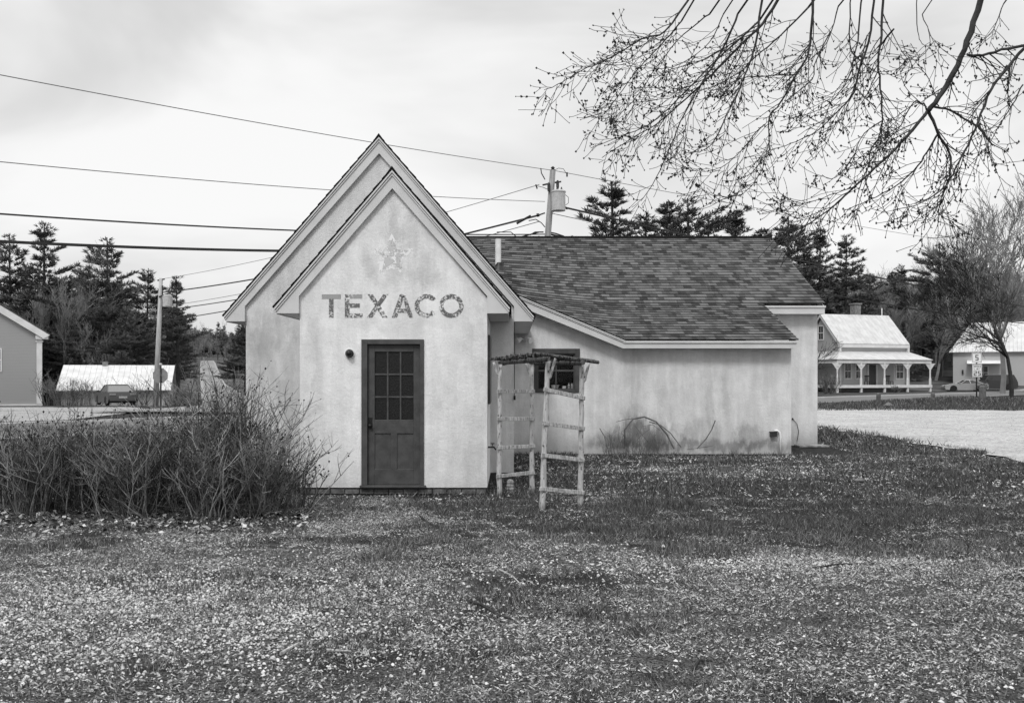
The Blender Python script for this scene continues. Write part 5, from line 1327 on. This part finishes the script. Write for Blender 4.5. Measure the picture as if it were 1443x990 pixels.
for i in range(44):
    d = R.uniform(575, 700); px = 236+i*3+R.uniform(-5, 5); b = pines[R.randint(0, 4)] if R.random() < .4 else bares[R.randint(0, 3)]
    place(b[0], b[1], px, d, R.uniform(16, 25), b[2], 'far tree closing the top of the uphill road', 'far trees at the top of the road')
for i in range(34):
    d = R.uniform(710, 860); px = 225+i*4.5+R.uniform(-4, 4); b = pines[4]
    place(b[0], b[1], px, d, R.uniform(15, 24), b[2], 'far dark evergreen on the skyline above the uphill road', 'skyline evergreens above the road', wid=1.7)
for i in range(135):
    px = R.uniform(1140, 1500); d = R.choice((R.uniform(122, 150), R.uniform(135, 215))); b = bares[R.randint(0, 3)]
    if d < 132 and px > 1330: d += 15
    place(b[0], b[1], px, d, R.uniform(10, 15), 15., 'leafless tree on the wooded hillside behind the houses', GB+' at right', wid=1.15)
for i in range(30):
    px = R.uniform(1140, 1500); d = R.uniform(150, 235); b = pines[R.choice((0, 4, 3, 1))]
    place(b[0], b[1], px, d, R.uniform(9, 14), 20., 'small dark pine among the leafless trees of the right hillside', 'pines on the right hillside', wid=1.3)
for i in range(14):
    px = R.uniform(760, 1140); d = R.uniform(125, 160); b = bares[R.randint(0, 3)]
    place(b[0], b[1], px, d, R.uniform(9, 12), 15., 'leafless tree hidden behind the long roof', GB+' behind the roof')
# big bare roadside tree at the right edge
R.seed(31)
bt = make_bare(305, 13, .62, 5, .010, up=.06, curl=.2, nb=(4, 5)); o = bare_obj('bare_tree', bt, M['twig_dark'], 'large dark limbed leafless tree in front of the second house'); d = 62; o.location = (GX(1425, d), d, h(GX(1425, d), d)); o.rotation_euler = (0, 0, 2.0); s = .95; o.scale = (s, s, s)
bt = make_bare(307, 15, .45, 5, .014, up=.12, nb=(4, 5)); o = bare_obj('bare_tree', bt, M['twig'], 'tall fine twigged leafless tree at the right edge above the second house'); d = 90; o.location = (GX(1412, d), d, h(GX(1412, d), d)); s = ht(1412, 235, d)/15; o.scale = (s, s, s)
bt = make_bare(311, 15, .42, 5, .014, up=.14, nb=(4, 5)); o = bare_obj('bare_tree', bt, M['twig_dark'], 'dark fine twigged leafless tree on the slope left of the tall right edge tree'); d = 128; o.location = (GX(1378, d), d, h(GX(1378, d), d)); s = ht(1378, 300, d)/15; o.scale = (s, s, s)
bt = make_bare(309, 6, .6, 4, .010, up=.08); o = bare_obj('bare_tree', bt, M['twig_dark'], 'small leafless tree in front of the porch house gable'); d = 88; o.location = (GX(1150, d), d, 0); s = 1.3; o.scale = (s, s, s)
# small shrubs
def shrub(px, d, ht_, n, label, mat='rose', seed=0, sp=.6):
    R.seed(seed); x = GX(px, d); z = h(x, d); k = MB(); rr = .012*max(1, d/50)
    for i in range(n):
        a = R.uniform(0, 2*PI); b = Vector((x+math.cos(a)*ht_*.15, d+math.sin(a)*ht_*.15, z)); tl = abs(R.gauss(0, sp))
        grow(k, b, Vector((math.cos(a)*tl, math.sin(a)*tl, 1)).normalized(), ht_*R.uniform(.5, .85), rr, 2, 6, .14, [], R.uniform(0, .8), .06)
    return tag(k.build('bare_shrub', M[mat], origin=(x, d, z)), label, 'shrub', 'bare shrubs before the houses')
shrub(112, 71, 2.4, 30, 'bare shrub before the left end of the shed', seed=41)
shrub(133, 70, 2.7, 26, 'bare shrub directly left of the parked sedan', seed=42)
shrub(198, 70, 2.6, 30, 'bare shrub between the sedan and the octagonal sign', seed=43)
shrub(175, 72, 1.8, 20, 'low bare shrub behind the parked sedan roof', seed=44)
shrub(72, 74, 3.2, 40, 'dense bare shrub right beside the clapboard house corner', seed=45)
shrub(92, 73, 3.0, 40, 'dense bare shrub a step right of the clapboard house', seed=46)
shrub(250, 60, 1.7, 45, 'dense low bare shrub right of the left utility pole', seed=47)
shrub(262, 72, 1.5, 35, 'bare shrub on the verge at the foot of the uphill road', seed=48)
shrub(1168, 90, 2.2, 60, 'dark bushy shrub at the left corner of the porch', seed=49)
shrub(1262, 96, .9, 40, 'low shrub under the porch floor edge', seed=50)
shrub(1385, 99, 1.2, 40, 'low shrub behind the sports car', seed=51)
k = MB(); R.seed(3)
fr = thing('picket_fence', (GX(238, 66), 66, h(GX(238, 66), 66)), 'short run of pale leaning pickets under the right end of the shed', 'fence')
for i in range(6):
    px = 231+i*2.6; d = 66+i*.2; x = GX(px, d); z = h(x, d); k = MB(); k.box(x-.04, x+.04, d, d+.03, z-.1, z+R.uniform(.6, .95)); k.build('picket', M['stone'], fr)
# ================================================================== OVERHANGING MAPLE
def maple():
    R.seed(99); tx, ty = 8.2, 8.8
    rt = thing('maple_tree', (tx, ty, 0), 'budding maple whose dark branches hang over the upper right sky', 'tree')
    tr = MB(); tr.tube([(tx, ty, -.2), (tx, ty, .3), (tx-.05, ty, 2.5), (tx-.2, ty, 5), (tx-.6, ty, 8)], [.5, .36, .3, .26, .16], 12); tr.build('trunk', M['maple'], rt, smooth=True)
    lm = MB(); tw = MB(); bd = MB(); count = [0]
    def bud(p, r):
        r *= R.choice((.5, .7, .9, 1.15)); bd.ico(p, r, sq=R.uniform(1, 1.7), jit=.3)
        for _ in range(R.choice((0, 0, 1, 2))): bd.ico(p+Vector((R.uniform(-1, 1), R.uniform(-1, 1), R.uniform(-1, 1)))*r*1.5, r*R.uniform(.5, .9), sq=1.4, jit=.3)
    def twig(p, d, L, r, lvl, depth):
        ns = max(4, int(L/.07)); pts = [p.copy()]; dd = d.copy(); rad = [r]; upc = R.uniform(-.03, .20); cx_, cy_ = R.uniform(-.14, .14), R.uniform(-.1, .1)
        for i in range(ns):
            g_ = -.07 if i < ns*.45 else upc
            dd = (dd+Vector((R.uniform(-.10, .10)+cx_*.5, R.uniform(-.08, .08)+cy_*.5, R.uniform(-.10, .10)+g_))).normalized(); pts.append(pts[-1]+dd*L/ns); rad.append(max(.0029, r*(1-.6*(i+1)/ns)))
        tw.tube(pts, rad, 3, cap=False)
        if lvl == 0:
            bud(pts[-1], R.uniform(.006, .011))
            for q in pts[1:-1]:
                if R.random() < .22: bud(q+Vector((R.uniform(-.006, .006), R.uniform(-.006, .006), R.uniform(-.006, .006))), R.uniform(.006, .012))
            return
        i = 1; sgn = R.choice((-1, 1))
        while i < ns:
            if R.random() < .75:
                ax = Vector((R.uniform(-.3, .3), R.uniform(-1, 1)*.7, 0)); dloc = (pts[i+1]-pts[i]).normalized(); perp = Vector((dloc.z, R.uniform(-.5, .5), -dloc.x))*sgn; sgn = -sgn
                nd = (dloc*.75+perp*R.uniform(.5, 1.0)+Vector((0, 0, R.uniform(-.25, .1)))).normalized()
                ll = L*R.uniform(.25, .55)*(1.15-i/ns) if lvl > 1 else R.uniform(.05, .24)
                twig(pts[i], nd, max(.05, ll), max(.0018, rad[i]*.6), lvl-1, depth)
            i += R.choice((1, 1, 2))
        if R.random() < .8: bud(pts[-1], .009)
        for q in pts[2:]:
            if R.random() < .2: bud(q+Vector((R.uniform(-.008, .008), 0, R.uniform(-.008, .008))), R.uniform(.006, .011))
    limbs = [
     ([(1385,-10),(1368,45),(1350,92),(1328,130),(1308,156)], 6.2, 5.0, 8.6, .2), ([(1308,156),(1278,192),(1245,226),(1205,262),(1175,290),(1145,312),(1120,325),(1105,326)], 3.6, .8, 8.6, 1.), ([(1308,156),(1322,188),(1338,215),(1338,245),(1333,262),(1320,300)], 3.4, .8, 8.6, 1.),
     ([(1322,188),(1305,215),(1288,240),(1262,262),(1225,282),(1190,296)], 2.2, .7, 8.7, 1.), ([(1315,150),(1338,156),(1365,172),(1378,178),(1400,205)], 2.4, 1.5, 8.7, .8), ([(1308,156),(1298,145),(1285,146),(1272,172),(1258,190),(1240,208)], 1.9, 1., 8.6, .8),
     ([(1450,60),(1420,95),(1398,125),(1378,172),(1360,212),(1345,240),(1333,262),(1300,285),(1262,296)], 3.6, .8, 8.2, 1.), ([(1333,262),(1328,280),(1322,300),(1345,315),(1352,325)], 1.6, .8, 8.2, .8), ([(1362,78),(1385,78),(1420,68),(1460,60)], 2.6, 3., 8.4, .6),
     ([(1244,-10),(1242,50),(1238,90),(1241,125),(1243,165),(1240,190),(1226,215),(1222,240),(1205,262)], 2.6, .9, 8.9, 1.), ([(1260,40),(1240,65)], 1.8, 2., 8.9, .3), ([(1232,-10),(1224,60),(1212,95),(1203,130),(1180,158),(1150,185),(1115,202),(1085,212)], 2.4, .7, 9.2, 1.), ([(1216,-10),(1208,60),(1195,110),(1170,145),(1140,160),(1100,170)], 2., .7, 8.8, 1.),
     ([(1200,-10),(1198,62),(1215,90)], 1.6, 1.2, 9., .5), ([(1222,50),(1205,120),(1185,160),(1160,210),(1172,250)][:4], 1.5, .7, 8.5, 1.), ([(1243,170),(1218,188),(1200,225),(1178,250),(1158,247)], 1.5, .7, 8.6, .9),
     ([(1146,-10),(1143,50),(1138,78),(1120,108),(1100,145),(1084,165),(1084,210),(1080,222)], 3.0, .9, 9., 1.), ([(1170,45),(1150,85),(1144,112),(1108,142),(1095,160)], 1.8, .7, 9.2, 1.), ([(1102,-10),(1074,35),(1045,62),(1010,98),(985,122),(955,150),(925,175),(890,195),(848,222)], 3.4, .7, 9., 1.),
     ([(1075,-10),(1065,62),(1052,100),(1040,130),(1025,160),(1005,200),(985,215)], 2.6, .7, 8.7, 1.), ([(1040,20),(1018,70),(990,115),(965,160),(945,205),(925,250),(903,284)], 2.3, .7, 9.3, 1.), ([(1070,30),(1020,75),(970,125),(935,160),(905,180),(866,196),(833,208)], 2.1, .6, 9.1, 1.),
     ([(975,-8),(937,45),(911,52),(880,70),(856,84),(818,100),(793,116),(767,126)], 2.4, .6, 8.9, 1.), ([(960,30),(944,50),(920,75),(899,98),(871,136),(848,163),(833,166)], 1.9, .5, 8.6, 1.), ([(1000,20),(964,48),(930,88),(905,125),(885,150),(858,170)], 1.9, .5, 9.4, 1.), ([(1020,20),(1000,60),(960,90),(920,97),(880,92),(856,92),(843,130)][:6], 1.4, .5, 9., 1.),
     ([(1078,175),(1062,190),(1045,212),(1022,232),(1000,241),(975,240),(958,233)], 1.4, .5, 8.8, 1.), ([(1084,200),(1078,225),(1068,250),(1048,272),(1025,278),(1000,273),(983,262)], 1.4, .5, 8.7, .8), ([(1205,262),(1170,275),(1130,286),(1100,272),(1090,252)], 1.4, .5, 8.6, .9), ([(1175,290),(1150,300),(1125,308),(1108,300),(1098,292)], 1.2, .5, 8.7, .9),
     ([(1045,100),(1010,120),(960,135),(925,140),(880,146),(866,142)], 1.3, .5, 9.3, 1.), ([(1120,105),(1080,108),(1040,112),(995,140)], 1.5, .7, 9.2, 1.), ([(990,115),(970,165),(960,200),(950,225)], 1.3, .5, 9.4, 1.), ([(1035,60),(990,85),(940,100),(910,125)], 1.3, .5, 9.5, 1.),
     ([(1140,10),(1100,50),(1065,80),(1040,108),(1030,140)], 2.2, .8, 9.5, 1.), ([(1180,10),(1165,60),(1130,95),(1110,125)], 1.6, .7, 9.6, 1.), ([(1300,20),(1310,60),(1290,85),(1262,80)], 1.0, .5, 8.8, .7), ([(1292,-5),(1293,45),(1300,62),(1318,72)], 1.1, .5, 8.9, .6), ([(1322,150),(1312,120),(1295,95),(1275,105)], 1.2, .5, 8.6, .7),
     ([(1415,5),(1400,40),(1385,60)], 1.4, .6, 8.8, .7), ([(1440,120),(1425,150),(1400,190),(1395,215)], 2., .7, 8.9, .8), ([(1378,176),(1392,200),(1420,215)], 1.6, .8, 8.3, .7), ([(1290,240),(1270,265),(1255,290)], 1.1, .5, 8.6, .8)]
    for (pp, r0, r1, d, dens) in limbs:
        # smooth the traced line and give it a depth of its own
        dz = R.uniform(-.35, .35); n = len(pp); pts = []
        for i in range(n-1):
            for s in range(4):
                t = s/4; p0 = pp[max(i-1, 0)]; p1 = pp[i]; p2 = pp[i+1]; p3 = pp[min(i+2, n-1)]
                f_ = lambda k: .5*((2*p1[k])+(-p0[k]+p2[k])*t+(2*p0[k]-5*p1[k]+4*p2[k]-p3[k])*t*t+(-p0[k]+3*p1[k]-3*p2[k]+p3[k])*t**3)
                pts.append((f_(0), f_(1)))
        pts.append(pp[-1]); m = len(pts); W_ = []; rr = []
        for i, (a, b) in enumerate(pts):
            t = i/(m-1); q = P(a, b, d+dz*t); W_.append(q+Vector((R.uniform(-.004, .004), R.uniform(-.02, .02), R.uniform(-.004, .004)))); rr.append((r0+(r1-r0)*t**.8)*.5*d/F*1.35*R.uniform(.93, 1.1))
        lm.tube(W_, rr, 6 if r0 > 2 else 4)
        if pp[0][1] < 35:        # join the limb to the crown above the picture
            a = W_[0]; top = Vector((min(7.2, a.x*1.05+.9), ty-.2, 7.6-.25*(abs(7.5-a.x)**.9)*.3)); mid = a.lerp(top, .5)+Vector((.12, 0, -.1)); lm.tube([a, mid, top], [rr[0], rr[0]*1.15, rr[0]*1.35], 5)
        i = 2
        while i < m-1:
            if R.random() < .82*dens:
                dl = (W_[i+1]-W_[i]).normalized(); sg = R.choice((-1, 1)); pe = Vector((dl.z, R.uniform(-.6, .6), -dl.x))*sg
                nd = (dl*1.0+pe*R.uniform(.3, .9)+Vector((R.uniform(-.25, .0), 0, R.uniform(-.3, .08)))).normalized()
                twig(W_[i], nd, (1-.55*i/m)*R.choice((R.uniform(.14, .45), R.uniform(.35, .85 if pp[-1][1] < 240 else .6))), min(rr[i]*.6, .007), R.choice((1, 1, 2)) if r1 < 2 else 1, d)
            i += 1
        for i in range(1, m): 
            if r0 < 3 and R.random() < .3: bud(W_[i]+Vector((R.uniform(-.012, .012), 0, R.uniform(-.012, .012))), R.uniform(.007, .012))
    sc_ = [(tx-.5, ty, 7.5), (6.4, ty-.1, 8.0), (4.5, ty, 8.2), (2.6, ty+.1, 7.9), (1.4, ty, 7.4)]
    lm.tube(sc_, [.16, .12, .09, .06, .03], 8); lm.tube([(tx-.2, ty, 5), (6.8, ty-.2, 6.6), (5.4, ty-.3, 7.4)], [.15, .1, .06], 8)
    lm.build('limbs', M['maple'], rt, smooth=True); tw.build('twigs', M['maple'], rt); tag(bd.build('buds', M['bud'], rt), kind='stuff')
maple()

# ================================================================== CAMERA, SKY, SUN
cam = bpy.data.cameras.new('camera'); co = bpy.data.objects.new('camera', cam); C.objects.link(co)
co.location = (0, 0, EYE); co.rotation_euler = (PI/2, 0, 0); cam.sensor_width = 36; cam.lens = F/1443*36
cam.shift_y = (HY-495)/1443; cam.clip_end = 6000; cam.clip_start = .05; sc.camera = co
sun_el, sun_az = math.radians(48), math.radians(200)      # azimuth from +Y clockwise: behind the camera, to its left
w = bpy.data.worlds.new('World'); sc.world = w; w.use_nodes = True; nt = w.node_tree
bg = nt.nodes['Background']; bg.inputs[1].default_value = .1
sky = nt.nodes.new('ShaderNodeTexSky'); sky.sky_type = 'NISHITA'; sky.sun_disc = False; sky.sun_elevation = sun_el; sky.sun_rotation = sun_az
bw = nt.nodes.new('ShaderNodeRGBToBW'); nt.links.new(sky.outputs[0], bw.inputs[0])
def wn(ty, **k):
    o = nt.nodes.new('ShaderNode'+ty)
    for a, v in k.items(): setattr(o, a, v)
    return o
tc = wn('TexCoord'); mp_ = wn('Mapping'); mp_.inputs['Scale'].default_value = (1, 1, 2.6); nt.links.new(tc.outputs['Generated'], mp_.inputs[0])
def wmap(src, a, b, lo, hi):
    o = wn('MapRange', interpolation_type='SMOOTHSTEP'); nt.links.new(src, o.inputs[0]); o.inputs[1].default_value = a; o.inputs[2].default_value = b; o.inputs[3].default_value = lo; o.inputs[4].default_value = hi; return o.outputs[0]
def wma(op, a, b):
    o = wn('Math', operation=op)
    for i, v in enumerate((a, b)):
        if isinstance(v, bpy.types.NodeSocket): nt.links.new(v, o.inputs[i])
        else: o.inputs[i].default_value = v
    return o.outputs[0]
n1 = wn('TexNoise'); nt.links.new(mp_.outputs[0], n1.inputs['Vector']); n1.inputs['Scale'].default_value = 1.9; n1.inputs['Detail'].default_value = 5; n1.inputs['Roughness'].default_value = .5; n1.inputs['Distortion'].default_value = .4
cl = wmap(n1.outputs[0], .36, .64, 7.0, 9.9)
sp_ = wn('SeparateXYZ'); nt.links.new(tc.outputs['Generated'], sp_.inputs[0])
zen = wmap(sp_.outputs[2], .38, 1.0, 1.0, 2.6)
v = wma('MULTIPLY', cl, zen)
v = wma('ADD', wma('MULTIPLY', v, .94), wma('MULTIPLY', bw.outputs[0], .06))
cb = wn('CombineColor'); 
for i in range(3): nt.links.new(v, cb.inputs[i])
nt.links.new(cb.outputs[0], bg.inputs[0])
sl = bpy.data.lights.new('sun', 'SUN'); sl.energy = 1.7; sl.angle = math.radians(14); sl.color = (1, 1, 1)
so = bpy.data.objects.new('sun', sl); C.objects.link(so)
dv = Vector((math.sin(sun_az)*math.cos(sun_el), math.cos(sun_az)*math.cos(sun_el), math.sin(sun_el)))
so.rotation_euler = dv.to_track_quat('Z', 'Y').to_euler(); so.location = dv*50
vs_ = sc.view_settings; vs_.view_transform = 'Standard'; vs_.look = 'None'; vs_.gamma = 1; vs_.exposure = 0; vs_.use_curve_mapping = False
sc.render.engine = 'CYCLES'
